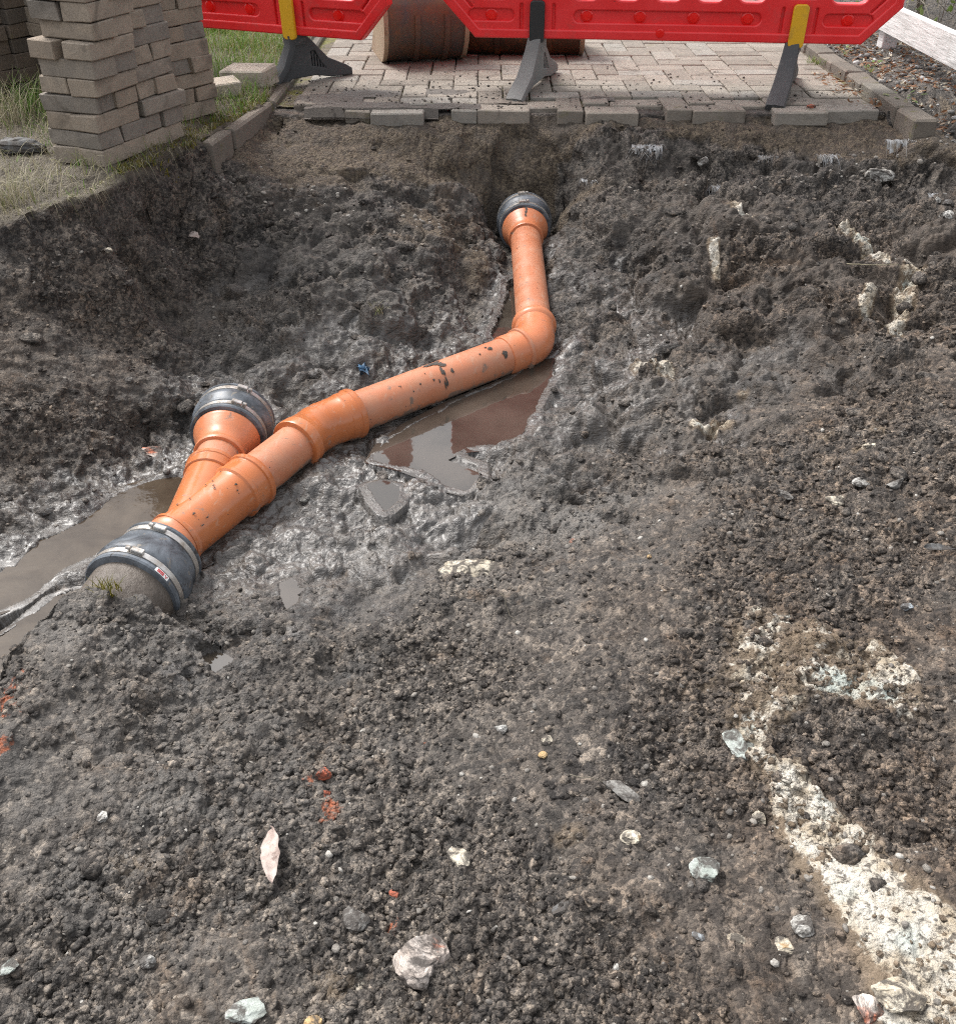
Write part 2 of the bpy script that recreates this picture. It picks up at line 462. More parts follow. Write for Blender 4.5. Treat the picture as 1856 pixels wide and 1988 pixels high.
M['clay'] = make_clay()
M['mud'] = make_clod("wet_mud_splash", (0.045, 0.037, 0.03), (0.06, 0.05, 0.042), (0.07, 0.058, 0.05))

def plastic(name, c, rough=0.4, dirtc=(0.12, 0.09, 0.07), dirt=0.55, fade=None):
    n = NT(name); co = n.co(True)
    col = n.mix(n.ramp(n.noise(6, 4, 0.6, co), [(0.35, 0), (0.7, 1)]), c, fade or c)
    d = n.ramp(n.noise(13, 7, 0.72, co, 0.6), [(0.56, 0), (0.74, dirt)])
    col = n.mix(d, col, dirtc)
    sp = n.ramp(n.noise(110, 3, 0.6, co), [(0.68, 0), (0.72, 0.8)])
    col = n.mix(n.math('MULTIPLY', sp, n.ramp(n.noise(9, 2, 0.5, co), [(0.5, 0), (0.6, 1)])), col, (0.05, 0.03, 0.025))
    n.bump(n.noise(90, 4, 0.6, co), 0.0009, 0.5)
    return n.fin(col, n.mix(d, rough, 0.8))
M['red'] = plastic("red_barrier_plastic", (0.70, 0.016, 0.018), 0.36, (0.30, 0.05, 0.04), 0.5, (0.76, 0.035, 0.038))
M['redstud'] = plastic("red_reflector", (0.75, 0.008, 0.006), 0.2, (0.3, 0.03, 0.03), 0.3)
M['yellow'] = plastic("yellow_plastic", (0.66, 0.36, 0.012), 0.42, (0.25, 0.14, 0.03), 0.6)
M['black'] = plastic("black_plastic", (0.016, 0.017, 0.018), 0.5, (0.08, 0.08, 0.075), 0.5)
M['footgrey'] = plastic("scuffed_grey_rubber", (0.14, 0.14, 0.135), 0.72, (0.25, 0.235, 0.21), 0.8)
M['footdark'] = plastic("charcoal_rubber", (0.042, 0.044, 0.047), 0.62, (0.17, 0.16, 0.145), 0.8)

def make_bucket(name, a, b, c3):
    n = NT(name); co = n.co(True)
    c = n.mix(n.ramp(n.noise(7, 6, 0.65, co, 0.6), [(0.36, 0), (0.62, 1)]), a, b)
    c = n.mix(n.ramp(n.noise(16, 6, 0.7, co, 0.4), [(0.56, 0), (0.68, 0.8)]), c, c3)
    n.bump(n.noise(130, 5, 0.7, co), 0.0015, 0.6)
    return n.fin(c, 0.55, 0.35)
M['bucket'] = make_bucket("worn_painted_steel", (0.070, 0.066, 0.064), (0.125, 0.072, 0.042), (0.19, 0.085, 0.036))
M['bucket_rust'] = make_bucket("rusty_steel", (0.095, 0.045, 0.022), (0.055, 0.033, 0.022), (0.20, 0.080, 0.028))
M['bucket_edge'] = make_bucket("scoured_steel_edge", (0.36, 0.29, 0.20), (0.30, 0.22, 0.15), (0.18, 0.10, 0.055))

def make_wood():
    n = NT("weathered_board"); co = n.co(True)
    g = n.noise(26, 6, 0.65, co, 0.6, (6, 0.35, 6))
    c = n.mix(n.ramp(g, [(0.32, 0), (0.62, 1)]), (0.36, 0.355, 0.345), (0.68, 0.68, 0.67))
    c = n.mix(n.ramp(n.noise(8, 4, 0.6, co), [(0.58, 0), (0.72, 0.6)]), c, (0.30, 0.29, 0.26))
    c = n.mix(n.ramp(n.noise(120, 3, 0.6, co, 0, (1, 0.12, 1)), [(0.63, 0), (0.7, 0.7)]), c, (0.16, 0.15, 0.13))
    n.bump(g, 0.002, 0.8); return n.fin(c, 0.8)
M['wood'] = make_wood()

def leafmat(name, c1, c2, c3=None, rough=0.6, trans=0.25):
    n = NT(name)
    r = n.rand()
    c = n.mix(r, c1, c2)
    if c3: c = n.mix(n.ramp(r, [(0.72, 0), (0.78, 1)]), c, c3)
    n.fin(c, rough, spec=0.3)
    tr = n.n('ShaderNodeBsdfTranslucent'); n.set(tr.inputs[0], c)
    ms = n.n('ShaderNodeMixShader'); ms.inputs[0].default_value = trans
    n.t.links.new(n.b.outputs[0], ms.inputs[1]); n.t.links.new(tr.outputs[0], ms.inputs[2])
    n.t.links.new(ms.outputs[0], n.out.inputs['Surface'])
    return n.m
M['grass'] = leafmat("grass_blade", (0.085, 0.18, 0.022), (0.17, 0.29, 0.045), (0.30, 0.29, 0.13))
M['drygrass'] = leafmat("dry_grass", (0.25, 0.22, 0.14), (0.40, 0.36, 0.25), (0.16, 0.17, 0.07))
M['moss'] = leafmat("moss_tuft", (0.13, 0.12, 0.022), (0.22, 0.18, 0.03), (0.08, 0.09, 0.025))
M['weed'] = leafmat("weed_leaf", (0.10, 0.17, 0.035), (0.20, 0.25, 0.08), (0.30, 0.30, 0.12))
M['litter'] = leafmat("leaf_litter", (0.17, 0.075, 0.035), (0.26, 0.15, 0.08), (0.40, 0.36, 0.28))
M['twig'] = leafmat("dry_twig", (0.13, 0.115, 0.09), (0.24, 0.22, 0.175), (0.07, 0.06, 0.045), 0.85, 0.0)
M['fibre'] = leafmat("plastic_fibre", (0.36, 0.37, 0.375), (0.52, 0.53, 0.54), (0.20, 0.20, 0.20), 0.5, 0.2)
def make_fabric():
    n = NT("woven_membrane"); co = n.co(True)
    c = n.mix(n.ramp(n.noise(120, 3, 0.6, co, 0, (1, 0.2, 0.2)), [(0.4, 0), (0.6, 1)]), (0.07, 0.07, 0.07), (0.30, 0.31, 0.32))
    c = n.mix(n.ramp(n.noise(25, 5, 0.7, co), [(0.45, 0), (0.58, 1)]), c, (0.09, 0.075, 0.058))
    return n.fin(c, 0.6)
M['fabric'] = make_fabric()
def make_dead_leaf():
    n = NT("dead_leaf"); co = n.co(True)
    c = n.mix(n.ramp(n.noise(30, 5, 0.65, co), [(0.38, 0), (0.62, 1)]), (0.28, 0.21, 0.18), (0.46, 0.39, 0.35))
    c = n.mix(n.ramp(n.noise(55, 5, 0.7, co), [(0.57, 0), (0.66, 0.9)]), c, (0.12, 0.08, 0.065))
    return n.fin(c, 0.75)
M['deadleaf'] = make_dead_leaf()
M['stone_white'] = stone_mat("pale_limestone", (0.34, 0.33, 0.30), (0.52, 0.51, 0.48), (0.22, 0.21, 0.19))
M['stone_cream'] = stone_mat("cream_stone", (0.40, 0.34, 0.25), (0.58, 0.53, 0.43), (0.30, 0.20, 0.10))
M['stone_green'] = stone_mat("greenish_stone", (0.26, 0.29, 0.26), (0.40, 0.43, 0.40), (0.50, 0.50, 0.47))
M['stone_grey'] = stone_mat("grey_stone", (0.15, 0.145, 0.135), (0.26, 0.25, 0.23), (0.35, 0.34, 0.31))
M['stone_dark'] = stone_mat("dark_slate", (0.055, 0.058, 0.060), (0.12, 0.12, 0.118), (0.20, 0.20, 0.19))
M['stone_pink'] = stone_mat("pinkish_cobble", (0.40, 0.33, 0.28), (0.56, 0.50, 0.45), (0.48, 0.14, 0.065), 22, 0.7, 0.60)
M['brickred'] = stone_mat("red_brick_rubble", (0.33, 0.075, 0.035), (0.42, 0.125, 0.07), (0.28, 0.06, 0.03), 60)
M['stone_ochre'] = stone_mat("ochre_stone", (0.40, 0.25, 0.11), (0.52, 0.38, 0.2), (0.3, 0.2, 0.1))
M['stone_blue'] = stone_mat("blue_grey_pebble", (0.30, 0.34, 0.36), (0.45, 0.48, 0.50), (0.3, 0.3, 0.3))
M['blueplastic'] = plastic("blue_plastic_film", (0.06, 0.13, 0.22), 0.3, (0.20, 0.26, 0.30), 0.9)
M['labelwhite'] = plastic("label_white", (0.75, 0.74, 0.72), 0.4)
M['labelred'] = plastic("label_red", (0.50, 0.02, 0.025), 0.4)


# ================================================================== THE EXCAVATED GROUND
AX = -0.405                                      # level of the drain's axis
pE = P(1040, 668, -0.408)
pF = P(1018, 433, -0.345)
pS = P(620, 828, AX)
pY = P(338, 1050, AX)
pC = P(246, 1166, AX + 0.002)
pB0 = P(385, 985, AX)
pB1 = P(470, 782, AX + 0.012)
ZW = -0.446                                      # standing water

VERGE = [P(*a) for a in [(560, 178, .02), (500, 205, .02), (430, 240, .02), (372, 285, .02), (300, 312, .02), (240, 338, .02), (212, 358, .02),
                         (180, 385, .01), (115, 408, .01), (40, 425, .01), (-60, 445, .01), (-400, 500, .01)]]
VERGE_POLY = [(-0.80, 40)] + [(p.x, p.y) for p in VERGE] + [(-30, 2.2), (-30, 40)]

CTRL = [  # surveyed levels: u, v, z
    (540, 240, -.06), (900, 250, -.065), (1300, 255, -.065), (1700, 255, -.06), (1850, 250, -.05), (420, 318, -.085), (470, 270, -.06), (560, 300, -.095), (700, 300, -.105),
    (1000, 285, -.10), (1300, 275, -.10), (1600, 295, -.10), (1850, 320, -.10),
    (1020, 335, -.175), (1020, 380, -.25), (1300, 335, -.145), (1600, 350, -.14), (1850, 380, -.13), (700, 370, -.17), (560, 380, -.17), (450, 400, -.16),
    (900, 430, -.29), (1150, 440, -.275), (940, 500, -.36), (1110, 500, -.34), (960, 560, -.42), (1090, 560, -.40),
    (350, 480, -.27), (500, 470, -.24), (700, 450, -.24), (850, 450, -.265), (500, 600, -.36), (700, 600, -.345), (850, 600, -.37), (700, 700, -.405),
    (600, 720, -.415), (400, 650, -.385), (900, 690, -.44), (820, 700, -.42), (950, 640, -.43),
    (0, 500, -.06), (0, 560, -.12), (0, 640, -.19), (0, 760, -.26), (0, 900, -.37), (100, 490, -.08), (110, 550, -.14), (120, 640, -.22), (150, 760, -.31), (250, 430, -.09), (270, 520, -.22), (310, 600, -.33),
    (200, 480, -.09), (210, 600, -.24), (-300, 700, -.1), (-300, 900, -.3),
    (0, 1000, -.42), (100, 1000, -.436), (200, 960, -.445), (330, 930, -.45), (300, 850, -.43), (200, 850, -.40), (420, 760, -.42), (350, 780, -.41),
    (0, 1150, -.45), (50, 1250, -.45), (-200, 1200, -.45), (-300, 1400, -.42),
    (150, 1230, -.405), (100, 1330, -.40), (0, 1450, -.38), (210, 1290, -.37), (330, 1230, -.405), (240, 1200, -.375), (420, 1120, -.44), (520, 1000, -.445),
    (600, 950, -.445), (700, 900, -.45), (850, 860, -.46), (1000, 800, -.455), (1050, 730, -.45), (900, 925, -.445), (760, 960, -.443), (1000, 900, -.43), (900, 1030, -.44),
    (1110, 640, -.39), (1130, 760, -.405), (1190, 700, -.375), (1250, 690, -.35), (1350, 640, -.33), (1300, 520, -.285), (1250, 440, -.23), (1500, 430, -.19),
    (1800, 430, -.15), (1500, 600, -.275), (1450, 690, -.325), (1750, 600, -.225), (1850, 600, -.205), (1500, 800, -.325), (1300, 850, -.365), (1800, 800, -.26),
    (1300, 1000, -.38), (1600, 1000, -.335), (1850, 1000, -.30), (1100, 1000, -.41), (1000, 1200, -.41), (700, 1200, -.42), (500, 1200, -.43), (600, 1400, -.41),
    (1000, 1500, -.40), (1500, 1200, -.345), (1850, 1200, -.315), (1400, 1500, -.37), (1850, 1500, -.335), (200, 1500, -.37), (500, 1700, -.385), (1000, 1800, -.385),
    (1500, 1800, -.36), (1850, 1800, -.335), (0, 1700, -.35), (200, 1950, -.36), (1000, 1985, -.375), (1850, 1985, -.345), (2300, 700, -.15), (2300, 1100, -.22), (2300, 1500, -.27),
    (2400, 400, -.05), (1000, 2600, -.37), (-100, 2600, -.33), (2000, 2600, -.33), (-500, 1800, -.33)]
cp = np.array([tuple(P(*c)) for c in CTRL])

def tps_fit(c, lam=0.0008):
    n = len(c); d = np.hypot(c[:, None, 0] - c[None, :, 0], c[:, None, 1] - c[None, :, 1])
    K = np.where(d > 0, d * d * np.log(d + 1e-12), 0) + lam * np.eye(n)
    Q = np.c_[np.ones(n), c[:, :2]]
    A = np.block([[K, Q], [Q.T, np.zeros((3, 3))]])
    return np.linalg.solve(A, np.r_[c[:, 2], 0, 0, 0])
TW = tps_fit(cp)
def tps(X, Y):
    r = TW[-3] + TW[-2] * X + TW[-1] * Y
    for k in range(len(cp)):
        d2 = (X - cp[k, 0]) ** 2 + (Y - cp[k, 1]) ** 2
        r = r + TW[k] * 0.5 * d2 * np.log(d2 + 1e-12)
    return r

def poly(pts, z):
    return [tuple(P(u, v, z))[:2] for u, v in pts]
POOLS = [  # outline in view, level, label
    ([(728, 892), (748, 862), (800, 825), (880, 785), (960, 748), (1050, 700), (1082, 690), (1078, 722), (1052, 765), (1030, 800), (1022, 838), (975, 862), (905, 868), (880, 882), (930, 905),
      (928, 935), (900, 950), (862, 940), (826, 918), (790, 905)], ZW, 'largest muddy puddle, under the long orange pipe beside the elbow bend'),
    ([(955, 655), (978, 610), (985, 560), (1010, 545), (1014, 640), (985, 672)], ZW, 'thin dark puddle along the left side of the far pipe length'),
    ([(716, 942), (742, 936), (778, 944), (772, 972), (748, 992), (728, 968)], ZW + .002, 'small sky-reflecting puddle just left of the red-tinted pool'),
    ([(165, 1010), (232, 955), (300, 932), (372, 925), (360, 980), (312, 1018), (240, 1040), (190, 1075), (120, 1108), (40, 1168), (-120, 1230), (-160, 1130), (30, 1100), (80, 1050)], ZW,
     'brown puddle behind the lower rubber coupling'),
    ([(148, 1148), (118, 1195), (60, 1250), (20, 1320), (-60, 1420), (-260, 1500), (-240, 1350), (-40, 1270), (40, 1215), (100, 1168)], ZW, 'brown puddle at the left picture edge below the clay pipe'),
    ([(546, 1136), (568, 1128), (582, 1148), (578, 1172), (560, 1180), (550, 1160)], None, 'tiny pale puddle right of the clay pipe mouth'),
    ([(390, 1280), (420, 1268), (444, 1282), (432, 1296), (418, 1310), (404, 1296)], None, 'tiny pale puddle in the clods in front of the clay pipe'),
    ([(355, 1318), (376, 1310), (388, 1322), (368, 1332)], None, 'smallest of the pale puddles in the clods in front of the clay pipe'),
]
for k, (pts, z, lab) in enumerate(POOLS):
    if z is None:
        c = np.mean(np.array([tuple(P(u, v, -.42)) for u, v in pts]), axis=0)
        z = float(tps(np.array([c[0]]), np.array([c[1]]))[0]) - .002
        POOLS[k] = (pts, z, lab)

PIPE_AX = [pF, pE, pS, pY]
PAVE_Y0, PAVE_X0, PAVE_X1 = 3.765, -0.76, 1.56

def ground(X, Y):
    """levels and soil character at plan positions"""
    N = len(X)
    Xc, Yc = np.clip(X, -2.6, 2.9), np.clip(Y, 0.15, 3.95)
    h = np.clip(tps(Xc, Yc), -0.47, 0.02)
    Q = np.c_[X, Y, np.zeros(N)]
    wob = 0.035 * fbm(Q * 5.0, 5, 3)
    # shallow unevenness of the dig
    big = fbm(Q * 3.2, 1, 3)
    # pipe bed
    d, idx = seg_dist(X, Y, [(p.x, p.y) for p in PIPE_AX])
    zc = np.interp(idx, [0, 1, 2, 3], [pF.z, pE.z, pS.z, pY.z])
    cap = zc - 0.042 + np.maximum(d - 0.062, 0) * 1.15 + wob * 0.35
    h = np.minimum(h, cap)
    d2, i2 = seg_dist(X, Y, [(pB0.x, pB0.y), (pB1.x, pB1.y)])
    h = np.minimum(h, AX - 0.035 + np.maximum(d2 - 0.09, 0) * 1.3 + wob * 0.35)
    d3, i3 = seg_dist(X, Y, [(pY.x, pY.y), (pC.x, pC.y)])
    h = np.minimum(h, AX - 0.03 + np.maximum(d3 - 0.125, 0) * 1.4 + wob * 0.35)
    pipe_d = np.minimum(np.minimum(d, d2), d3)
    # far cavity that the upper coupling pokes out of
    dcv = np.hypot((X - pF.x) / 0.15, (Y - pF.y - 0.05) / 0.22)
    h = np.where(dcv < 1.15, np.minimum(h, -0.40 + 0.35 * sstep(0.75, 1.15, dcv) + 0.0), h)
    # hollow in front of the pools
    for (u, v, rx, ry, dep) in [(905, 1022, .085, .045, .065), (870, 345, .10, .05, .04), (885, 390, .05, .05, .05), (1540, 655, .1, .03, .03), (640, 400, .12, .04, .03), (700, 480, .12, .035, .035), (560, 560, .1, .03, .03), (240, 640, .12, .05, .04), (1300, 590, .1, .03, .025), (1640, 690, .12, .03, .025), (1020, 1030, .05, .04, .018), (1460, 672, .13, .045, .05), (300, 640, .08, .05, .03)]:
        c = P(u, v, -.42 if v > 500 else -.2)
        e = ((X - c.x) / rx) ** 2 + ((Y - c.y) / ry) ** 2
        h = h - dep * np.exp(-e) 
    for (u, v, rx, ry, up) in [(1262, 695, .07, .06, .03), (700, 545, .09, .06, .03), (560, 520, .12, .07, .03), (760, 575, .06, .05, .025), (1385, 640, .12, .05, .03), (200, 560, .1, .08, .04), (460, 560, .08, .05, .03), (830, 500, .08, .05, .03)]:
        c = P(u, v, -.32)
        e = ((X - c.x) / rx) ** 2 + ((Y - c.y) / ry) ** 2
        h = h + up * np.exp(-e)
    # clay pipe lies under a hump of mud
    clayd, ci = seg_dist(X, Y, [(pC.x, pC.y), (pC.x + (pC.x - pY.x) * 3.0, pC.y + (pC.y - pY.y) * 3.0)])
    hump = AX - 0.005 + 0.116 * sstep(0.0, 0.15, ci + wob * 1.2) * (1 - .12 * sstep(.4, 1, ci)) - np.where((X - pC.x) * (pC.y - pY.y) - (Y - pC.y) * (pC.x - pY.x) > 0, 2.3, 0.55) * np.maximum(clayd - np.where((X - pC.x) * (pC.y - pY.y) - (Y - pC.y) * (pC.x - pY.x) > 0, .045, .065), 0) + wob * .25
    h = np.where(clayd < 0.25, np.maximum(h, hump), h)
    dC, _ = seg_dist(X, Y, [(pC.x + .02, pC.y + 0.07), (pC.x + 0.002, pC.y + 0.008)])
    h = np.where(dC < 0.16, np.minimum(h, AX - 0.01 + np.maximum(dC - 0.095, 0) * 1.6 + wob * .2), h)
    # step of the sand bed along the torn membrane
    lip = [P(*a) for a in [(760, 322, -.11), (860, 312, -.11), (1000, 292, -.1), (1120, 284, -.1), (1240, 272, -.1), (1330, 278, -.1), (1450, 288, -.1), (1600, 300, -.1), (1720, 312, -.1), (1870, 332, -.1)]]
    dl, _ = seg_dist(X, Y, [(p.x, p.y) for p in lip])
    lipy = np.interp(X, [p.x for p in lip], [p.y for p in lip])
    below = sstep(0.0, 0.03, lipy + wob * 0.5 - Y) * sstep(-0.5, -0.25, X)
    h = h - 0.03 * below * np.exp(-np.maximum(lipy - Y, 0) / 0.25)
    kd, _ = seg_dist(X, Y, [(-.79, 4.2), (-.80, 3.84), (-.87, 3.45), (-.92, 3.24)])
    h = np.maximum(h, -.052 - np.maximum(kd - .03, 0) * (.6 + 1.2 * kd) + wob * .3)
    ke = sstep(1.42, 1.56, X) * sstep(3.30, 3.45, Y)
    h = h * (1 - ke) + np.maximum(h, -.032 + wob * .4) * ke
    # verge
    vd = sdist(X, Y, VERGE_POLY) + wob * 0.7
    vm = 1 - sstep(-0.012, 0.028, vd + .012 * perlin(Q * 28, 78))
    out = sstep(2.4, 3.1, np.abs(X)) + sstep(4.2, 4.6, Y) * 0
    h = h * (1 - vm) + (0.015 + 0.02 * big) * vm
    # under the paving / right-hand verge
    pm = sstep(3.765, 3.795, Y) * (X > -0.80) * (X < 1.66)
    sb = sstep(3.60, 3.74, Y) * sstep(3.86, 3.80, Y) * (X > -0.74) * (X < 1.56)
    h = h * (1 - sb * .8) + (-0.036 + wob * .5) * sb * .8
    h = h * (1 - pm) + np.where(Y < 3.91, -0.020, -0.066) * pm
    rv = sstep(1.62, 1.72, X) * sstep(3.35, 3.75, Y + wob)
    h = h * (1 - rv) + (-0.01 + 0.03 * big) * rv
    far = np.maximum(sstep(2.4, 3.2, X), np.maximum(sstep(0.1, -1.5, Y), 0)) * (Y < 3.3)
    h = h * (1 - far) + 0.0 * far
    # standing water beds and shores
    wet = np.exp(-np.maximum(h - ZW, 0) / 0.035) * (pipe_d < 0.55)
    for pts, z, lab in POOLS:
        pp = poly(pts, z)
        c = np.mean(np.array(pp), 0)
        rr = np.max(np.hypot(*(np.array(pp) - c).T)) + 0.25
        m = np.hypot(X - c[0], Y - c[1]) < rr
        s = sdist(X[m], Y[m], pp) + 0.30 * wob[m] + 0.006 * perlin(Q[m] * 45, 77)
        hm = h[m]
        small = rr < 0.35
        bed = z - 0.001 - 0.22 * np.minimum(np.maximum(-s, 0), 0.06)
        shore = z + 0.0015 + np.maximum(s, 0) * 0.18
        k = sstep(0.055, 0.0, s) if not small else sstep(0.022, 0.0, s)
        tgt = np.where(s < 0, bed, np.maximum(np.minimum(hm, shore + 0.02), shore))
        h[m] = hm * (1 - k) + tgt * k
        wet[m] = np.maximum(wet[m], sstep(0.14, 0.0, s) * (1.0 if not small else 0.6))
    h = np.where((clayd < 0.14) & (ci > .001), np.maximum(h, hump), h)
    return h, vm, pm, rv, wet, pipe_d, lipy, big

# --- plan grid: fan shaped, fine in front of the camera, running out to the horizon
ys = [0.18]
while ys[-1] < 3.90: ys.append(ys[-1] + 0.0026 + 0.00105 * ys[-1])
ys = np.array([-80, -20, -6, -2, -0.8, -0.2, 0.05] + ys + [3.96, 4.1, 4.4, 4.8, 5.3, 6.0, 7.5, 12, 30, 120])
nf = 980
cs = np.r_[[-60, -14, -5, -2.6, -1.7, -1.3, -1.1], np.linspace(-1, 1, nf), [1.1, 1.3, 1.7, 2.6, 5, 14, 60]]
hw = 0.55 + 0.50 * np.clip(ys, 0, 4)
GX = hw[:, None] * cs[None, :]; GY = np.repeat(ys[:, None], len(cs), 1)
X, Y = GX.ravel(), GY.ravel()
h, vm, pm, rv, wet, pipe_d, lipy, big = ground(X, Y)
nr, nc = len(ys), len(cs)
Hh = h.reshape(nr, nc)
# macro normal
hx = np.gradient(Hh, axis=1) / (np.gradient(GX, axis=1) + 1e-9)
hy = np.gradient(Hh, axis=0) / (np.gradient(GY, axis=0) + 1e-9)
Nn = np.stack([-hx, -hy, np.ones_like(hx)], -1).reshape(-1, 3); Nn /= np.linalg.norm(Nn, axis=1)[:, None]
Nn[:, 2] = np.maximum(Nn[:, 2], 0.25)
pos = np.c_[X, Y, h]
fine = (np.abs(X) < 3.2) & (Y > 0) & (Y < 4.2)
F3 = pos[fine]; fx, fy = X[fine], Y[fine]
wv = np.c_[fx, fy, F3[:, 2]]
dist1 = perlin(wv * 24, 9) * 0.010; dist2 = perlin(wv * 24 + 31.7, 10) * 0.010
n1 = fbm(wv * 9, 21, 3); n2 = fbm(wv * 26, 22, 3); n3 = fbm(wv * 75, 23, 2)
rid = 1 - np.abs(fbm(wv * np.array([13, 19, 16.0]) + n1[:, None] * 0.6, 24, 3)) * 1.6
rid2 = 1 - np.abs(fbm(wv * np.array([34, 44, 40.0]), 25, 3)) * 1.6
dA, idA = domes(fx + dist1, fy + dist2, 0.046, 41, 0.20, 0.62, 0.55)
dB, idB = domes(fx + dist1, fy + dist2, 0.022, 42, 0.28, 0.66, 0.85)
dC_, idC = domes(fx + dist1 * .5, fy + dist2 * .5, 0.0115, 43, 0.30, 0.66, 0.9)
sand = np.clip(sstep(-0.05, 0.05, fy - lipy[fine] + 0.04 * n1) * (fx > -1.0) * sstep(0.75, 0.5, np.abs(fx - 0.1)) * 0 + sstep(-0.03, 0.06, fy - lipy[fine] + 0.05 * n1) * (F3[:, 2] < -0.03), 0, 1)
# brown sand spilling down beside the far coupling and on the far left bank
for (u, v, z, rx, ry) in [(840, 400, -.2, .15, .14), (930, 470, -.3, .05, .14), (560, 330, -.12, .35, .09), (1090, 340, -.17, .2, .08)]:
    c = P(u, v, z); sand = np.maximum(sand, 0.9 * np.exp(-((fx - c.x) / rx) ** 2 - ((fy - c.y) / ry) ** 2))
fv, fp, fr, fw = vm[fine], pm[fine], rv[fine], wet[fine]
# granular where people have trodden and shovelled, smeared clay in the trench sides
gran = np.clip(sstep(0.25, -0.1, fy - (1.75 + 0.35 * np.clip(fx, -.5, 1.6)) + 0.35 * n1), 0, 1)
leftbank = sstep(-0.75, -1.0, fx + 0.15 * n1) * sstep(-0.43, -0.36, F3[:, 2])
gran = np.maximum(gran, 0.75 * leftbank)
gran = gran * (1 - 0.8 * fw) * (1 - fv)
mudz = (1 - gran) * (1 - sand) * (1 - fv)
cq = (fx + dist1, fy + dist2)
nz = perlin(wv * 7 + 3.3, 15); wq = (fx + .030 * n1 + dist1, fy + .030 * nz + dist2)
c0, i0_ = crumble(*wq, 0.17, 60, 0.8, 0.12, 0.10)
c1, i1_ = crumble(*wq, 0.062, 61, 0.6, 0.22, 0.12)
c2, i2_ = crumble(*cq, 0.027, 62, 0.5, 0.30, 0.15)
c3, i3_ = crumble(fx + dist1, fy + dist2, 0.0135, 63, 0.55, 0.32, 0.18)
c4, i4_ = crumble(fx + dist1 * .5, fy + dist2 * .5, 0.0068, 64, 0.8, 0.3, 0.2)
pa = sstep(-.25, .35, perlin(wv * 4.5, 71)); pb_ = sstep(-.3, .3, perlin(wv * 6.1, 72))
disp = 0.011 * n1 + 0.004 * n2 * (0.5 + gran) + 0.0012 * n3
disp += mudz * (0.013 * (rid - 0.6) + 0.0065 * (rid2 - 0.6)) * (1 - 0.45 * fw)
res3 = 1 - .6 * sstep(1.7, 2.9, fy); res4 = 1 - .9 * sstep(0.9, 1.9, fy)
smear = sstep(-.18, .25, perlin(wv * np.array([3.0, 4.2, 3.6]) + .4 * n1[:, None], 73))
tramp = sstep(-.08, .38, perlin(wv * 3.4, 74))
disp += gran * (1 - .7 * tramp) * (0.16 * c1 * pa + (0.22 + .4 * pb_) * c2 + (0.6 - .2 * pb_) * c3 * res3 + 0.35 * c4 * res4 + dA * 0.16 * pb_) + gran * .10 * c0
disp += mudz * (1 - .55 * fw) * (0.50 * c0 + (1 - .80 * smear) * (0.62 * c1 + (.28 + .45 * pa) * c2 + 0.48 * c3 * res3 + 0.35 * c4 * res4)) * np.clip(Nn[fine][:, 2] * 1.2 - .15, .35, 1)
disp += mudz * (1 - .7 * fw) * .022 * fbm(wv * 6.5, 76, 2)
disp += mudz * smear * .009 * fbm(np.c_[fx * 14 + fy * 20, fx * 30 - fy * 34, F3[:, 2] * 20], 75, 3)
disp += sand * (0.10 * c1 + 0.22 * c2 + 0.35 * c3 * res3 + 0.3 * c4) + fv * (0.3 * c2 + 0.5 * c3)
disp += 0.0007 * fbm(wv * 190, 27, 2)
calm = sstep(0.0, 0.02, np.abs(0)) if False else 1
# keep pool beds under water and the bed below paving flat
nearw = np.zeros(len(fx)); shore = np.zeros(len(fx))
for pts, z, lab in POOLS:
    pp = poly(pts, z); c = np.mean(np.array(pp), 0); rr = np.max(np.hypot(*(np.array(pp) - c).T)) + 0.1
    m = np.hypot(fx - c[0], fy - c[1]) < rr
    s = sdist(fx[m], fy[m], pp)
    nearw[m] = np.maximum(nearw[m], sstep(0.012, -0.012, s))
    shore[m] = np.maximum(shore[m], sstep(0.035, 0.0, s))
disp = np.where((shore > .15) & (nearw < .6), np.maximum(disp, -.003 + .0015 * n2), disp)
disp *= (1 - 0.75 * nearw) * (1 - 0.35 * shore) * (1 - fp * 0.9) * (1 - 0.5 * fv)
disp *= 1 - 0.6 * sstep(0.075, 0.05, pipe_d[fine])
pos[fine] = F3 + Nn[fine] * disp[:, None]
# sideways roughening of steep faces
steep = 1 - np.clip(Nn[fine][:, 2], 0, 1)
pos[fine, 0] += steep * 0.03 * fbm(wv * 11, 51, 3); pos[fine, 1] += steep * 0.03 * fbm(wv * 11 + 9, 52, 3)

# --- stains with their own outlines
pale = np.zeros(len(X)); rust = np.zeros(len(X)); clay = np.zeros(len(X)); lump = np.zeros(len(X)); sandA = np.zeros(len(X)); turf = sstep(.8, 1.0, vm)
def blot(arr, u, v, z, rx, ry, amp, ang=0.0):
    c = P(u, v, z); ca, sa = math.cos(ang), math.sin(ang)
    dx, dy = X - c.x, Y - c.y
    e = ((dx * ca + dy * sa) / rx) ** 2 + ((-dx * sa + dy * ca) / ry) ** 2
    np.maximum(arr, amp * np.exp(-e), out=arr)
def streak(arr, pts, z, w, amp):
    q = [P(u, v, z) for u, v in pts]
    d, i = seg_dist(X, Y, [(p.x, p.y) for p in q])
    ww = np.interp(i, range(len(w)), w)
    np.maximum(arr, amp * np.exp(-(d / ww) ** 4), out=arr)
streak(pale, [(1450, 1405), (1462, 1450), (1500, 1500)], -.37, [.018, .028, .02], 0.85)
streak(pale, [(1525, 1500), (1570, 1590), (1640, 1680), (1720, 1780), (1800, 1880), (1860, 1990), (1950, 2120)], -.36, [.034, .056, .066, .078, .092, .105, .11], 0.92)
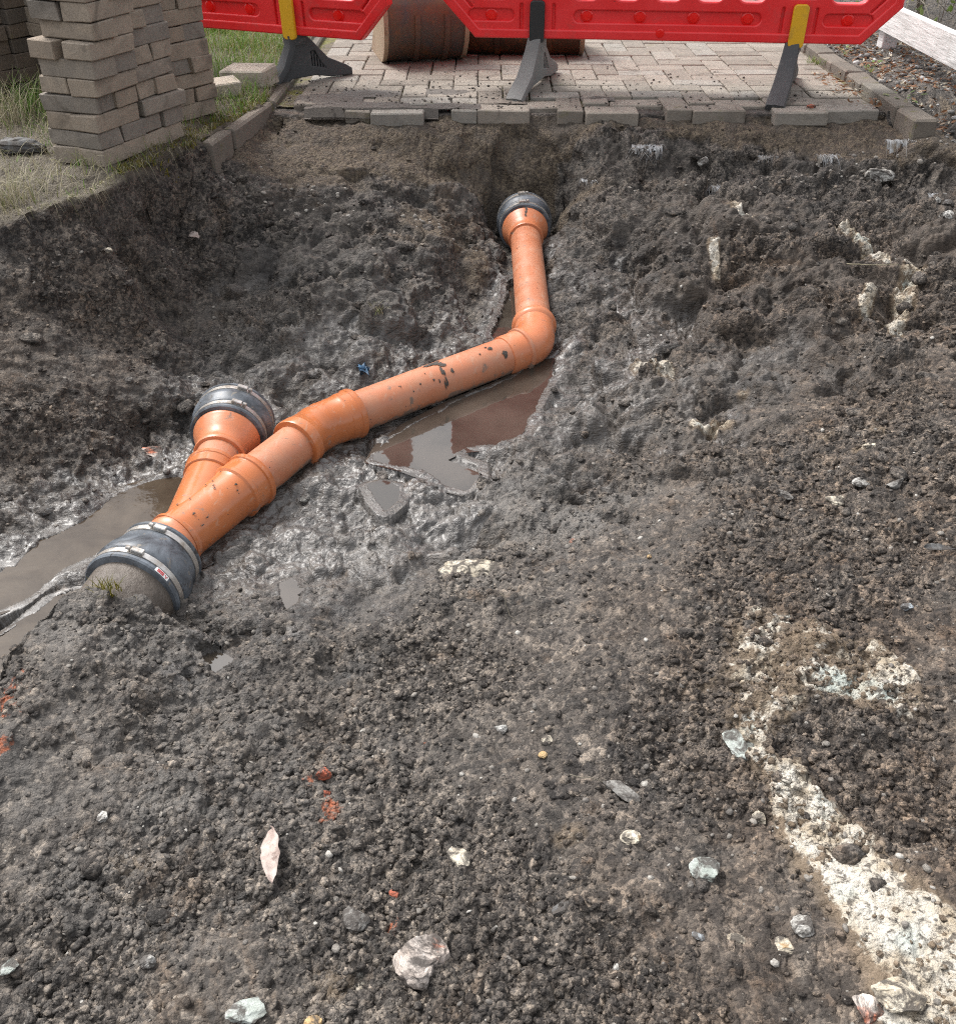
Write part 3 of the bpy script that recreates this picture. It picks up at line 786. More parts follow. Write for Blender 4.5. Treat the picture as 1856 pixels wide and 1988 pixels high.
streak(pale, [(1580, 1240), (1640, 1290), (1740, 1350)], -.34, [.07, .10, .06], 0.56)
streak(pale, [(1700, 1250), (1745, 1300), (1700, 1330)], -.33, [.02, .04, .03], 0.75)
streak(pale, [(1480, 1210), (1500, 1290), (1470, 1380)], -.35, [.07, .10, .06], 0.52)
streak(pale, [(1235, 690), (1275, 700), (1300, 735)], -.35, [.03, .04, .02], 0.8)
streak(pale, [(1355, 808), (1410, 815)], -.345, [.024, .028], 0.8)
streak(pale, [(1630, 435), (1680, 465), (1720, 500)], -.19, [.02, .028, .02], 0.78)
streak(pale, [(1690, 560), (1680, 590)], -.23, [.024, .016], 0.8)
streak(pale, [(1770, 530), (1745, 590), (1740, 620)], -.22, [.035, .032, .016], 0.8)
streak(pale, [(1385, 500), (1390, 530)], -.27, [.02, .014], 0.8)
streak(pale, [(1420, 420), (1450, 450)], -.23, [.026, .026], 0.66)
for (u, v, r, a) in [(1600, 860, .03, .55), (1700, 870, .03, .5), (1660, 900, .02, .5), (1380, 1300, .03, .35), (650, 1880, .05, .42), (690, 1760, .03, .35), (250, 1640, .06, .35), (1110, 1580, .03, .5), (1440, 760, .02, .6)]:
    blot(pale, u, v, -.34, r, r * .7, a)
blot(rust, 40, 1420, -.38, .05, .08, 0.62); blot(rust, 10, 1500, -.37, .05, .035, 0.72); blot(rust, 60, 1370, -.38, .03, .05, 0.5)
blot(rust, 640, 1560, -.39, .028, .03, 0.75); blot(rust, 600, 1500, -.39, .02, .02, 0.65); blot(rust, 765, 1790, -.385, .02, .03, 0.62); blot(rust, 820, 1440, -.40, .03, .03, 0.45)
blot(rust, 1568, 222, -.05, .035, .03, 1.0); blot(rust, 1110, 1040, -.40, .03, .02, 0.5); blot(rust, 1560, 850, -.32, .02, .02, .45); blot(rust, 200, 1640, -.37, .03, .02, .4)
mid = P(930, 1010, -.43)
clay[:] = np.exp(-((X - mid.x) / 0.55) ** 2 - ((Y - mid.y) / 0.22) ** 2) * 1.0  # mid-trench clay zone, carries the sheen painted as pale grey
for (u, v, z, rx, ry, a) in [(560, 660, -.37, .25, .2, .8), (1250, 780, -.37, .25, .2, .7), (1500, 700, -.3, .3, .12, .6), (200, 1270, -.38, .2, .15, .7), (350, 1480, -.38, .3, .2, .85), (230, 1700, -.37, .2, .12, .6), (1000, 960, -.43, .25, .08, 1.0), (700, 550, -.33, .2, .15, .5), (120, 1120, -.43, .3, .2, .8)]:
    blot(clay, u, v, z, rx, ry, a)
lump[fine] = np.where(pb_ > .5, i2_, i3_) * (gran + 0.4 * mudz)
sandA[fine] = sand * (1 - fv)
wet2 = np.clip(wet, 0, 1) * 0.8
mudw = np.zeros(len(X)); mudw[fine] = mudz
sm_ = np.zeros(len(X)); sm_[fine] = smear
wet2 = np.clip(np.maximum(wet2, (0.36 + .3 * sm_) * mudw * sstep(-0.2, -0.4, pos[:, 2])), 0, 1)
wet2 = wet2 * (1 - pale * 0.5)
# pale mineral stands a little proud
pos[:, 2] += np.where(pale > 0.25, 0.010 * sstep(0.25, 0.8, pale), 0)

slick = np.zeros(len(X)); slick[fine] = np.clip(mudz * smear + gran * tramp * .45, 0, 1) * (1 - .8 * sand)
umber = np.clip(sstep(-.15, .55, X - .10 * (Y - 1) + .12 * big) * sstep(3.6, 2.8, Y) + .7 * sstep(-.7, -1.0, X) * sstep(1.7, 2.1, Y), 0, 1)
idx = np.arange(nr * nc).reshape(nr, nc)
FQ = np.stack([idx[:-1, :-1], idx[:-1, 1:], idx[1:, 1:], idx[1:, :-1]], -1).reshape(-1, 4)
gme = npmesh("ground", pos, FQ)
for nm, ar in (('sand', sandA), ('pale', pale), ('rust', rust), ('clay', clay), ('lump', lump), ('wet', wet2), ('turf', turf), ('umber', umber), ('slick', slick)): float_attr(gme, nm, ar)
g_ob = link("ground", gme, M['soil'], smooth=True)
tag(g_ob, 'dark wet excavated earth of the trench and bank', 'ground', kind='structure')

from mathutils.bvhtree import BVHTree
# light height lookup: nearest fan cell
def ground_z(x, y):
    r = np.clip(np.searchsorted(ys, y) - 1, 0, nr - 2)
    hwy = 0.55 + 0.50 * min(max(y, 0), 4)
    c = int(np.clip(np.searchsorted(cs, x / hwy), 1, nc - 1))
    cells = [r * nc + c, r * nc + c - 1, (r + 1) * nc + c, (r + 1) * nc + c - 1]
    return float(np.mean(pos[cells, 2]))
def on_ground(u, v, z0=-0.38, it=6):
    """where the line of sight (u, v) meets the soil"""
    z = z0
    for _ in range(it):
        p = P(u, v, z); z = 0.5 * z + 0.5 * ground_z(p.x, p.y)
    p = P(u, v, z); p.z = ground_z(p.x, p.y)
    return p

# --- water
for pts, z, lab in POOLS:
    pp = np.array(poly(pts, z)); c = pp.mean(0)
    # grow the sheet a little under the shore
    d = pp - c; L = np.hypot(d[:, 0], d[:, 1])[:, None]
    pp = c + d * (L + (0.03 if L.max() > .1 else .010)) / L
    bm = bmesh.new(); vs = [bm.verts.new((x, y, z)) for x, y in pp]
    f = bm.faces.new(vs); bmesh.ops.triangulate(bm, faces=[f])
    if sum(q.normal.z for q in bm.faces) < 0: bmesh.ops.reverse_faces(bm, faces=bm.faces)
    me = bpy.data.meshes.new("puddle"); bm.to_mesh(me); bm.free()
    tag(link("puddle", me, M['silt' if 'brown' in lab else 'water']), lab, 'puddle', kind='structure')


# ================================================================== scatter meshes
def ico(sub):
    bm = bmesh.new(); bmesh.ops.create_icosphere(bm, subdivisions=sub, radius=1)
    V = np.array([v.co[:] for v in bm.verts]); F = np.array([[v.index for v in f.verts] for f in bm.faces]); bm.free()
    return V, F
ICO1, ICO2, ICO3 = ico(1), ico(2), ico(4)

def rots(n, rng):
    q = rng.normal(size=(n, 4)); q /= np.linalg.norm(q, axis=1)[:, None]
    w, x, y, z = q.T
    return np.stack([np.stack([1 - 2 * (y * y + z * z), 2 * (x * y - z * w), 2 * (x * z + y * w)], -1),
                     np.stack([2 * (x * y + z * w), 1 - 2 * (x * x + z * z), 2 * (y * z - x * w)], -1),
                     np.stack([2 * (x * z - y * w), 2 * (y * z + x * w), 1 - 2 * (x * x + y * y)], -1)], 1)

def lumps(points, sizes, seed, base=ICO1, flat=0.7, sink=0.25, jag=0.28):
    """one mesh of many irregular lumps resting at the points"""
    rng = np.random.default_rng(seed); n = len(points); V, F = base
    L = V[None] * (1 + jag * rng.uniform(-1, 1, size=(n, len(V), 1)))
    L = L * rng.uniform(0.5, 1.4, size=(n, 1, 3))
    L = np.einsum('nij,nvj->nvi', rots(n, rng), L)
    L[:, :, 2] *= flat
    L = L * sizes[:, None, None]
    L = L + points[:, None, :]; L[:, :, 2] += (sizes * flat * (1 - 2 * sink))[:, None] * 0.5
    FF = (F[None] + (np.arange(n) * len(V))[:, None, None]).reshape(-1, 3)
    return npmesh("lumps", L.reshape(-1, 3), FF)

def clods(points, sizes, seed, base=ICO2):
    rng = np.random.default_rng(seed); n = len(points); V, F = base
    L = np.repeat(V[None], n, 0)
    for _ in range(9):
        nr_ = rng.normal(size=(n, 3)); nr_ /= np.linalg.norm(nr_, axis=1)[:, None]
        cut = rng.uniform(.45, .8, (n, 1)); s = np.einsum('nvj,nj->nv', L, nr_); L = L - np.maximum(s - cut, 0)[:, :, None] * nr_[:, None, :]
    L = L * (1 + .08 * rng.uniform(-1, 1, (n, len(V), 1))) * rng.uniform(.7, 1.3, (n, 1, 3))
    L[:, :, 2] *= .6
    L = L * sizes[:, None, None] + points[:, None, :] - np.array([0, 0, 1]) * (sizes * .12)[:, None, None]
    return npmesh("clods", L.reshape(-1, 3), (F[None] + (np.arange(n) * len(V))[:, None, None]).reshape(-1, 3))

cellA = (np.gradient(GX, axis=1) * np.gradient(GY, axis=0)).ravel()
vis = np.zeros(len(X), bool); vis[fine] = True
vis &= (np.abs(X) < 0.30 + 0.56 * Y) & (Y < 3.76) & (pos[:, 2] > ZW + 0.004)
def pick(n, wgt, seed):
    w = np.where(vis, cellA * wgt, 0); w /= w.sum()
    return np.random.default_rng(seed).choice(len(X), n, replace=True, p=w)
granA = np.zeros(len(X)); granA[fine] = gran
mudA = mudw
offpipe = sstep(0.10, 0.16, pipe_d)
r1 = np.random.default_rng(5)
trampA = np.zeros(len(X)); trampA[fine] = tramp
smearA = np.zeros(len(X)); smearA[fine] = smear
NCR = 30000
k1 = pick(NCR, (0.02 + granA * (1 - .85 * trampA) + 0.30 * mudA * (1 - .9 * smearA)) * (1 - vm) * (1 - wet2 * .7) * offpipe / (0.7 + Y), 101)
s1 = 0.0022 + 0.0068 * r1.random(len(k1)) ** 2.2
cm = lumps(pos[k1] + np.c_[r1.uniform(-.002, .002, (len(k1), 2)), np.zeros(len(k1))], s1, 6, ICO1, 0.55, 0.55, 0.36)
for nm, ar in (('sand', sandA), ('pale', pale * .6), ('rust', rust), ('clay', clay), ('wet', wet2 * .6), ('umber', umber)): float_attr(cm, nm, np.repeat(ar[k1], len(ICO1[0])))
float_attr(cm, 'lump', np.repeat(r1.random(len(k1)), len(ICO1[0])))
tag(link("soil_crumbs", cm, M['soil']), 'small dark crumbs of soil lying all over the dug ground', 'soil crumbs', kind='stuff')
k2 = pick(3000, (0.12 + granA * 1.0 + 0.25 * mudA) * (1 - vm) * offpipe / (0.6 + Y), 102)
s2 = 0.0010 + 0.0058 * r1.random(len(k2)) ** 3.2
band = P(620, 375, -.16)
k3 = pick(130, np.exp(-((X - band.x) / .45) ** 2 - ((Y - band.y) / .07) ** 2), 103)
s3 = 0.003 + 0.009 * r1.random(len(k3)) ** 2
band2 = P(1560, 335, -.14)
k4 = pick(170, np.exp(-((X - band2.x) / .4) ** 2 - ((Y - band2.y) / .06) ** 2), 104)
s4 = 0.003 + 0.009 * r1.random(len(k4)) ** 2
kk, ss = np.r_[k2, k3, k4], np.r_[s2, s3, s4]
tag(link("pebbles", lumps(pos[kk], ss, 8, ICO1, 0.7, 0.45, 0.16), M['pebble'], smooth=True), 'small pale pebbles and grit scattered through the soil', 'pebbles', kind='stuff')


# bigger broken clods, half bedded in the slopes
k5 = pick(330, (0.25 + 1.0 * mudA + .25 * granA) * (1 - vm) * offpipe * (1 - wet2 * .8) * (pos[:, 2] < -.1), 105)
s5 = .009 + .022 * r1.random(len(k5)) ** 2.2
tag(link("broken_clods", clods(pos[k5], s5, 14), M['soil']), 'larger broken clods of dark soil on the trench slopes', 'clods', kind='stuff')


# ================================================================== stones one can point to
def shade(o, ang=35):
    me = o.data
    me.polygons.foreach_set('use_smooth', np.ones(len(me.polygons), bool))
    bm = bmesh.new(); bm.from_mesh(me)
    for e in bm.edges:
        if len(e.link_faces) == 2 and e.calc_face_angle(0) > R(ang): e.smooth = False
    bm.to_mesh(me); bm.free()
    return o

def chip_mesh(seed, size, facets=11, rough=0.05):
    V, F = ICO3; rng = np.random.default_rng(seed)
    Vv = V.copy()
    for _ in range(facets):
        nrm = rng.normal(size=3); nrm /= np.linalg.norm(nrm); dcut = rng.uniform(0.45, 0.8)
        s = Vv @ nrm; over = np.maximum(s - dcut, 0)
        Vv = Vv - over[:, None] * nrm[None]
    Vv = Vv / np.abs(Vv).max(0)
    Vv = Vv + V * (rough * fbm(V * 2.6 + seed, seed, 3) + rough * .5 * fbm(V * 8 + seed, seed + 1, 2))[:, None]
    return npmesh("stone", Vv * np.array(size)[None], F)

def stone(name, cat, u, v, px, flat, mat, label, seed, z0=-.38, facets=11, depth=1.0, rz=None, sink=0.3, tilt=0.15, rough=0.10):
    """px: width in the 1856 wide view"""
    p = on_ground(u, v, z0)
    zc = p.y * math.cos(PITCH) + (CAM_H - p.z) * math.sin(PITCH)
    w = px / FOC * zc / 2
    sz = (w, w * depth, w * flat)
    o = shade(link(name, chip_mesh(seed, sz, facets, rough), M[mat]), 14)
    rng = random.Random(seed)
    o.location = (p.x, p.y, p.z + sz[2] * (1 - 2 * sink))
    o.rotation_euler = (rng.uniform(-tilt, tilt), rng.uniform(-tilt, tilt), rng.uniform(-.4, .4) if rz is None else rz)
    return tag(o, label, cat)

STONES = [
    ('stone', 'stone', 1706, 350, 58, .55, 'stone_white', 'large angular pale stone below the torn membrane, near the right picture edge', 1, -.13, 8, .8, .45, -.05),
    ('stone', 'stone', 1364, 336, 27, .8, 'stone_white', 'pale pointed stone on the slope below the membrane, right of the far coupling', 2, -.14, 8, .8, .3, .0),
    ('stone', 'stone', 820, 1868, 108, .62, 'stone_pink', 'big pinkish rounded cobble with orange marks in the foreground', 3, -.38, 5, 1.0, .3, .42),
    ('stone', 'stone', 1366, 1698, 72, .5, 'stone_green', 'greenish white rough stone left of the pale mortar streak', 4, -.37, 10, .9, .6, .4),
    ('stone', 'stone', 1207, 1540, 78, .32, 'stone_grey', 'flat grey stone flake lying right of centre in the clods', 5, -.39, 9, .5, -.55, .3),
    ('stone_slab', 'stone', 920, 1104, 140, .22, 'stone_cream', 'flat muddy cream slab half buried below the hollow', 6, -.41, 9, .42, .08, .45),
    ('stone', 'stone', 1224, 1632, 44, .5, 'stone_cream', 'cream jagged stone above the greenish rough stone', 7, -.38, 9, .9, .3, .4),
    ('stone', 'stone', 690, 1785, 58, .6, 'stone_grey', 'round muddy grey cobble above left of the pinkish cobble', 8, -.385, 3, 1, .1, .45),
    ('stone', 'stone', 288, 1872, 30, .9, 'stone_white', 'small pale rounded stone in the lower left foreground', 9, -.36, 3, .9, .2, .3),
    ('stone', 'stone', 890, 1668, 52, .45, 'stone_cream', 'broken cream stone in a hollow at lower centre', 10, -.39, 10, .8, -.3, .4),
    ('stone', 'stone', 1622, 972, 38, .5, 'stone_cream', 'yellowish lichen-spotted stone on the right bank', 11, -.33, 7, .9, .2, .35),
    ('stone', 'stone', 1738, 940, 48, .35, 'stone_grey', 'grey pointed flake on the right bank', 12, -.31, 8, .5, .6, .3),
    ('stone', 'stone', 1520, 960, 44, .3, 'stone_grey', 'thin grey sliver left of the yellowish stone on the right bank', 13, -.34, 8, .5, -.7, .3),
    ('stone', 'stone', 1674, 935, 40, .4, 'stone_white', 'white topped stone between the yellowish stone and the grey flake', 14, -.32, 8, .7, .2, .4),
    ('stone', 'stone', 1688, 868, 34, .4, 'stone_cream', 'small cream stone higher on the right bank', 15, -.3, 8, .7, .3, .4),
    ('stone', 'stone', 1835, 425, 36, .6, 'stone_white', 'pale stone at the far right picture edge below the large angular one', 16, -.15, 7, .8, .2, .3),
    ('stone', 'stone', 1838, 405, 30, .6, 'stone_dark', 'dark angular stone resting above the pale one at the right edge', 17, -.15, 8, .8, .4, .1),
    ('stone', 'stone', 1822, 388, 14, 1.0, 'stone_white', 'tiny white pointed stone at the right edge', 18, -.14, 7, .8, .4, .2),
    ('stone', 'stone', 960, 1806, 16, .8, 'stone_white', 'small bright white pebble in the middle foreground', 19, -.38, 3, .9, .4, .2),
    ('stone', 'stone', 1195, 1880, 18, .7, 'stone_white', 'white speckled pebble at lower right of centre', 20, -.37, 4, .9, .4, .2),
    ('stone', 'stone', 1355, 1820, 26, .5, 'stone_blue', 'smooth blue-grey pebble in the lower right foreground', 21, -.37, 3, .7, -.5, .3),
    ('stone', 'stone', 1430, 1828, 40, .4, 'stone_cream', 'pale wedge stone beside the blue-grey pebble', 22, -.36, 9, .7, -.4, .4),
    ('stone', 'stone', 1525, 1840, 44, .4, 'stone_cream', 'pale pitted stone near the lower end of the mortar streak', 23, -.36, 9, .8, -.3, .4),
    ('stone', 'stone', 1440, 1445, 74, .5, 'stone_green', 'pale green-white lump at the top of the mortar streak', 24, -.37, 9, 1.1, .5, .45),
    ('stone', 'stone', 1560, 1800, 52, .6, 'stone_white', 'white stone on the left edge of the mortar streak', 25, -.36, 8, .9, .3, .4),
    ('stone', 'stone', 1475, 1590, 30, .7, 'stone_cream', 'cream round stone left of the mortar streak', 26, -.37, 5, 1, .3, .3),
    ('stone', 'stone', 1745, 1940, 90, .5, 'stone_cream', 'large pale stone in the mortar streak at the bottom right', 27, -.35, 8, .9, .3, .4),
    ('stone', 'stone', 1680, 1960, 64, .6, 'stone_pink', 'pinkish white stone at the bottom edge right of centre', 28, -.35, 8, .9, .3, .4),
    ('stone', 'stone', 480, 1970, 80, .35, 'stone_green', 'green-grey stone at the bottom picture edge', 29, -.37, 9, .7, .3, .4),
    ('stone', 'stone', 608, 2005 - 18, 36, .5, 'stone_ochre', 'ochre pebble at the bottom edge', 30, -.375, 5, .8, .3, .3),
    ('stone', 'stone', 15, 1880, 44, .5, 'stone_green', 'pale green stone at the lower left picture edge', 31, -.35, 8, .9, .3, .4),
    ('stone', 'stone', 200, 1588, 34, .4, 'stone_white', 'broken whitish chip in the left foreground clods', 32, -.37, 9, .7, -.5, .3),
    ('stone', 'stone', 490, 832 + 24, 18, .8, 'stone_grey', 'small pebble', 33, -.44, 3, .9, .4, .2),
    ('stone', 'stone', 252, 742 - 0, 16, .9, 'stone_grey', 'smooth round grey pebble in the left trench wall', 34, -.35, 2, .9, .4, .2),
    ('stone', 'stone', 324, 917, 14, .9, 'stone_grey', 'small round pebble at the foot of the branch coupling', 35, -.44, 2, .9, .4, .2),
    ('stone', 'stone', 212, 494, 18, .6, 'stone_cream', 'small cream pebble high in the left trench wall', 36, -.1, 3, .8, .2, .2),
    ('stone', 'stone', 90, 994, 36, .5, 'stone_dark', 'smooth dark cobble beside the left puddle', 37, -.43, 3, .7, .1, .35),
    ('stone', 'stone', 745, 925, 26, .8, 'stone_pink', 'pinkish stone at the tip of the largest puddle', 38, -.44, 6, .9, .3, .3),
    ('stone', 'stone', 592, 972, 22, .7, 'stone_grey', 'grey stone in the shadow under the orange socket', 39, -.44, 5, .8, .3, .3),
    ('stone', 'stone', 300, 880, 60, .35, 'stone_pink', 'muddy reddish slab left of the branch reducer', 40, -.43, 6, .6, .1, .45),
    ('stone', 'stone', 378, 472 + 8, 26, .45, 'stone_pink', 'reddish flake', 41, -.24, 8, .8, .3, .3),
    ('stone', 'stone', 970, 1418, 30, .6, 'stone_white', 'white ring-shaped chip in the clods below centre', 42, -.40, 7, .8, .2, .3),
    ('stone', 'stone', 1052, 1468, 22, .6, 'stone_ochre', 'ochre pebble below and right of the white chip', 43, -.40, 4, .8, .2, .3),
    ('stone', 'stone', 1062, 1438, 24, .6, 'stone_cream', 'cream pebble right of the white chip', 44, -.40, 4, .8, .2, .3),
    ('stone', 'stone', 1090, 1765, 52, .3, 'stone_dark', 'dark tilted flake in the clods right of bottom centre', 45, -.385, 7, .6, .6, .35),
    ('stone', 'stone', 1760, 1180, 26, .5, 'stone_blue', 'greyish stone among the pale stains at right', 46, -.32, 6, .8, .3, .35),
    ('brick_fragment', 'brick', 628, 1512, 34, .9, 'brickred', 'larger red brick fragment standing in the foreground soil', 51, -.40, 8, .7, .5, .15),
    ('brick_fragment', 'brick', 634, 1542, 19, .7, 'brickred', 'smaller red brick crumb just below the larger red fragment', 52, -.40, 6, .9, .2, .2),
    ('brick_fragment', 'brick', 766, 1738, 24, .5, 'brickred', 'red brick chip above the pinkish cobble', 53, -.39, 7, .7, -.6, .3),
    ('brick_fragment', 'brick', 1260, 1082, 10, .9, 'stone_ochre', 'tiny orange brick crumb on the granular right ground', 54, -.38, 5, .9, 0, .2),
    ('brick_fragment', 'brick', 1575, 207, 16, .5, 'brickred', 'bright red brick crumb on the paving edge by the right barrier foot', 55, .0, 5, .9, 0, .1),
    ('rock', 'rock', 40, 293, 110, .34, 'stone_dark', 'dark wet slab lying in the grass left of the front brick stack', 56, .03, 9, .45, .05, .2),
]
DROP = {33, 41}
for (nm, ct, u, v, px, fl, mt, lb, sd, z0, fc, dp, rz, sk) in STONES:
    if sd in DROP: continue
    if sd == 55:
        o = stone(nm, ct, u, v, px, fl, mt, lb, sd, -.03, fc, dp, rz, sk); p = P(u, v, 0.004); o.location = (p.x, p.y, 0.006)
    else:
        stone(nm, ct, u, v, px, fl, mt, lb, sd, z0, fc, dp, rz, sk)


# ================================================================== drain pipe run
def frames(pts):
    T = [(pts[min(i + 1, len(pts) - 1)] - pts[max(i - 1, 0)]).normalized() for i in range(len(pts))]
    n = Vector((0, 0, 1)) - T[0] * T[0].z; n.normalize()
    out = []
    for t in T:
        n = (n - t * n.dot(t)).normalized(); out.append((n.copy(), t.cross(n)))
    return out

def sweep(pts, rad, seg=56, cap=True):
    pts = [Vector(p) for p in pts]; fr = frames(pts); V = []; F = []
    for (p, r, (a, b)) in zip(pts, rad, fr):
        for k in range(seg):
            t = 2 * math.pi * k / seg; V.append(p + (a * math.cos(t) + b * math.sin(t)) * r)
    for i in range(len(pts) - 1):
        for k in range(seg):
            k2 = (k + 1) % seg
            F.append((i * seg + k, i * seg + k2, (i + 1) * seg + k2, (i + 1) * seg + k))
    if cap:
        F.append(tuple(range(seg - 1, -1, -1))); F.append(tuple((len(pts) - 1) * seg + k for k in range(seg)))
    return pymesh("tube", V, F)

def lathe(a, b, prof, seg=56):
    """prof: list of (distance from a along ab in m, radius); duplicates make sharp steps"""
    a, b = Vector(a), Vector(b); d = (b - a).normalized()
    pts = []; rad = []; last = None
    for s, r in prof:
        if last is not None and s <= last: s = last + 0.0006
        pts.append(a + d * s); rad.append(r); last = s
    # constant frame (straight axis)
    n = (Vector((0, 0, 1)) - d * d.z).normalized(); bb = d.cross(n); V = []; F = []
    for p, r in zip(pts, rad):
        for k in range(seg):
            t = 2 * math.pi * k / seg; V.append(p + (n * math.cos(t) + bb * math.sin(t)) * r)
    for i in range(len(pts) - 1):
        for k in range(seg):
            k2 = (k + 1) % seg; F.append((i * seg + k, i * seg + k2, (i + 1) * seg + k2, (i + 1) * seg + k))
    F.append(tuple(range(seg - 1, -1, -1))); F.append(tuple((len(pts) - 1) * seg + k for k in range(seg)))
    return pymesh("tube", V, F)

drain = empty("drain_pipe", (pE.x, pE.y, -0.46))
tag(drain, 'orange plastic drain pipe run with elbow, junction and rubber couplings in the trench', 'pipe')
def part(name, me, mat, parent=drain, smooth=True, label=None):
    o = link(name, me, M[mat], None)
    o.parent = parent
    root = parent
    off = Vector((0, 0, 0))
    while root is not None:
        off += root.location; root = root.parent
    o.location = -off if parent is drain else (0, 0, 0)
    if smooth: shade(o)
    if label: o['label'] = label
    return o
def sub(name, me, mat, parent, smooth=True):
    o = link(name, me, M[mat], None); o.parent = parent
    if smooth: shade(o)
    return o

r0 = 0.055
dFE = (pE - pF).normalized(); dES = (pS - pE).normalized(); dSY = (pY - pS).normalized(); dYC = (pC - pY).normalized()

def fillet(p, din, dout, rad, n=10):
    ang = math.acos(max(-1, min(1, din.dot(dout)))); t = rad * math.tan(ang / 2)
    a = p - din * t; b = p + dout * t
    nrm = (dout - din * din.dot(dout)).normalized(); c = a + nrm * rad
    ax = din.cross(nrm).normalized(); pts = []
    for k in range(n + 1):
        q = Matrix.Rotation(ang * k / n, 3, ax) @ (a - c); pts.append(c + q)
    return pts, t

# upper length, then 45 degree elbow, long length, shallow socket bend, short length, junction
Ltop = (pE - pF).length
part("pipe", lathe(pF + dFE * 0.10, pE - dFE * 0.05, [(0, r0), (Ltop - 0.15, r0)]), 'pvc', label='short scuffed pipe length leading to the far coupling')
arc, tE = fillet(pE, dFE, dES, 0.10, 12)
rs = 0.0605
ep = [pE - dFE * (tE + 0.075), pE - dFE * (tE + 0.0735), pE - dFE * (tE + 0.066), pE - dFE * (tE + 0.058), pE - dFE * (tE + 0.050), pE - dFE * (tE + 0.044)]
er = [0.057, 0.067, 0.0695, 0.0695, 0.067, 0.0615]
ep += [pE - dFE * (tE + 0.01)] + arc + [pE + dES * (tE + 0.012)]
er += [rs] + [rs] * len(arc) + [rs]
ep += [pE + dES * (tE + 0.018), pE + dES * (tE + 0.026), pE + dES * (tE + 0.075), pE + dES * (tE + 0.084), pE + dES * (tE + 0.085)]
er += [0.0625, 0.0600, 0.0600, 0.0585, 0.0555]
part("elbow_bend", sweep(ep, er), 'pvc_flare')
part("socket_ring", lathe(pE + dES * (tE + 0.010), pS, [(0, .060), (.001, .066), (.005, .067), (.012, .066), (.014, .060)]), 'pvc')
Lmid = (pS - pE).length
part("pipe", lathe(pE + dES * 0.06, pS - dES * 0.05, [(0, r0), (Lmid - 0.11, r0)]), 'pvc', label='longest plain pipe length, splashed with mud')
# shallow bend with a socket at either end
arc, tS = fillet(pS, dES, dSY, 0.16, 8)
sp = []; sr = []
for s, r in [(.102, .057), (.1015, .0675), (.098, .069), (.086, .069), (.084, .0665), (.060, .0655), (.058, .0635), (.052, .0635), (.050, .0625)]:
    sp.append(pS - dES * (s + tS * .3)); sr.append(r)
for k, q in enumerate(arc):
    if 1 <= k < len(arc): sp.append(q); sr.append(.0615 + (0.0012 if k in (3, 6) else 0))
for s, r in [(.048, .0625), (.050, .0640), (.064, .0655), (.066, .0672), (.080, .0672), (.082, .069), (.094, .069), (.0965, .0675), (.097, .057)]:
    sp.append(pS + dSY * (s + tS * .3)); sr.append(r)
bend = part("socket_bend", sweep(sp, sr), 'pvc_glossy', label='glossy darker orange double socket bend')
Lsy = (pY - pS).length
part("pipe", lathe(pS + dSY * 0.06, pS + dSY * (Lsy - 0.12), [(0, r0), (Lsy - 0.18, r0)]), 'pvc', label='short scuffed pipe length between bend and junction')
# junction body: main barrel with a socket at the upper end
jA = pS + dSY * (Lsy - 0.275); jB = pY - dSY * 0.0
Lj = (jB - jA).length
junction = part("y_junction", lathe(jA, jB, [(0, .057), (.0006, .069), (.003, .0705), (.016, .0705), (.018, .0665), (.056, .0655), (.060, .0690), (.070, .0690), (.074, .0635), (.085, .0605), (Lj - .012, .0595), (Lj - .010, .0655), (Lj - .002, .0655), (Lj, .058)]), 'pvc_glossy', label='glossy orange junction fitting where the branch joins')
dB = (pB1 - pB0).normalized()
sub("branch_barrel", lathe(pY - dSY * 0.045, pB0 + dB * 0.125, [(0, .056), ((pB0 + dB * .125 - pY + dSY * .045).length, .0590)]), 'pvc_glossy', junction)
q0 = pB0 + dB * 0.105
sub("branch_socket", lathe(q0, pB1, [(0, .0585), (.003, .0635), (.030, .0645), (.032, .0665), (.042, .0665), (.044, .0635), (.046, .056)]), 'pvc_glossy', junction)
part("pipe", lathe(q0 + dB * .03, pB1, [(0, r0), (.12, r0)]), 'pvc', label='stub of pipe between junction branch and reducer')
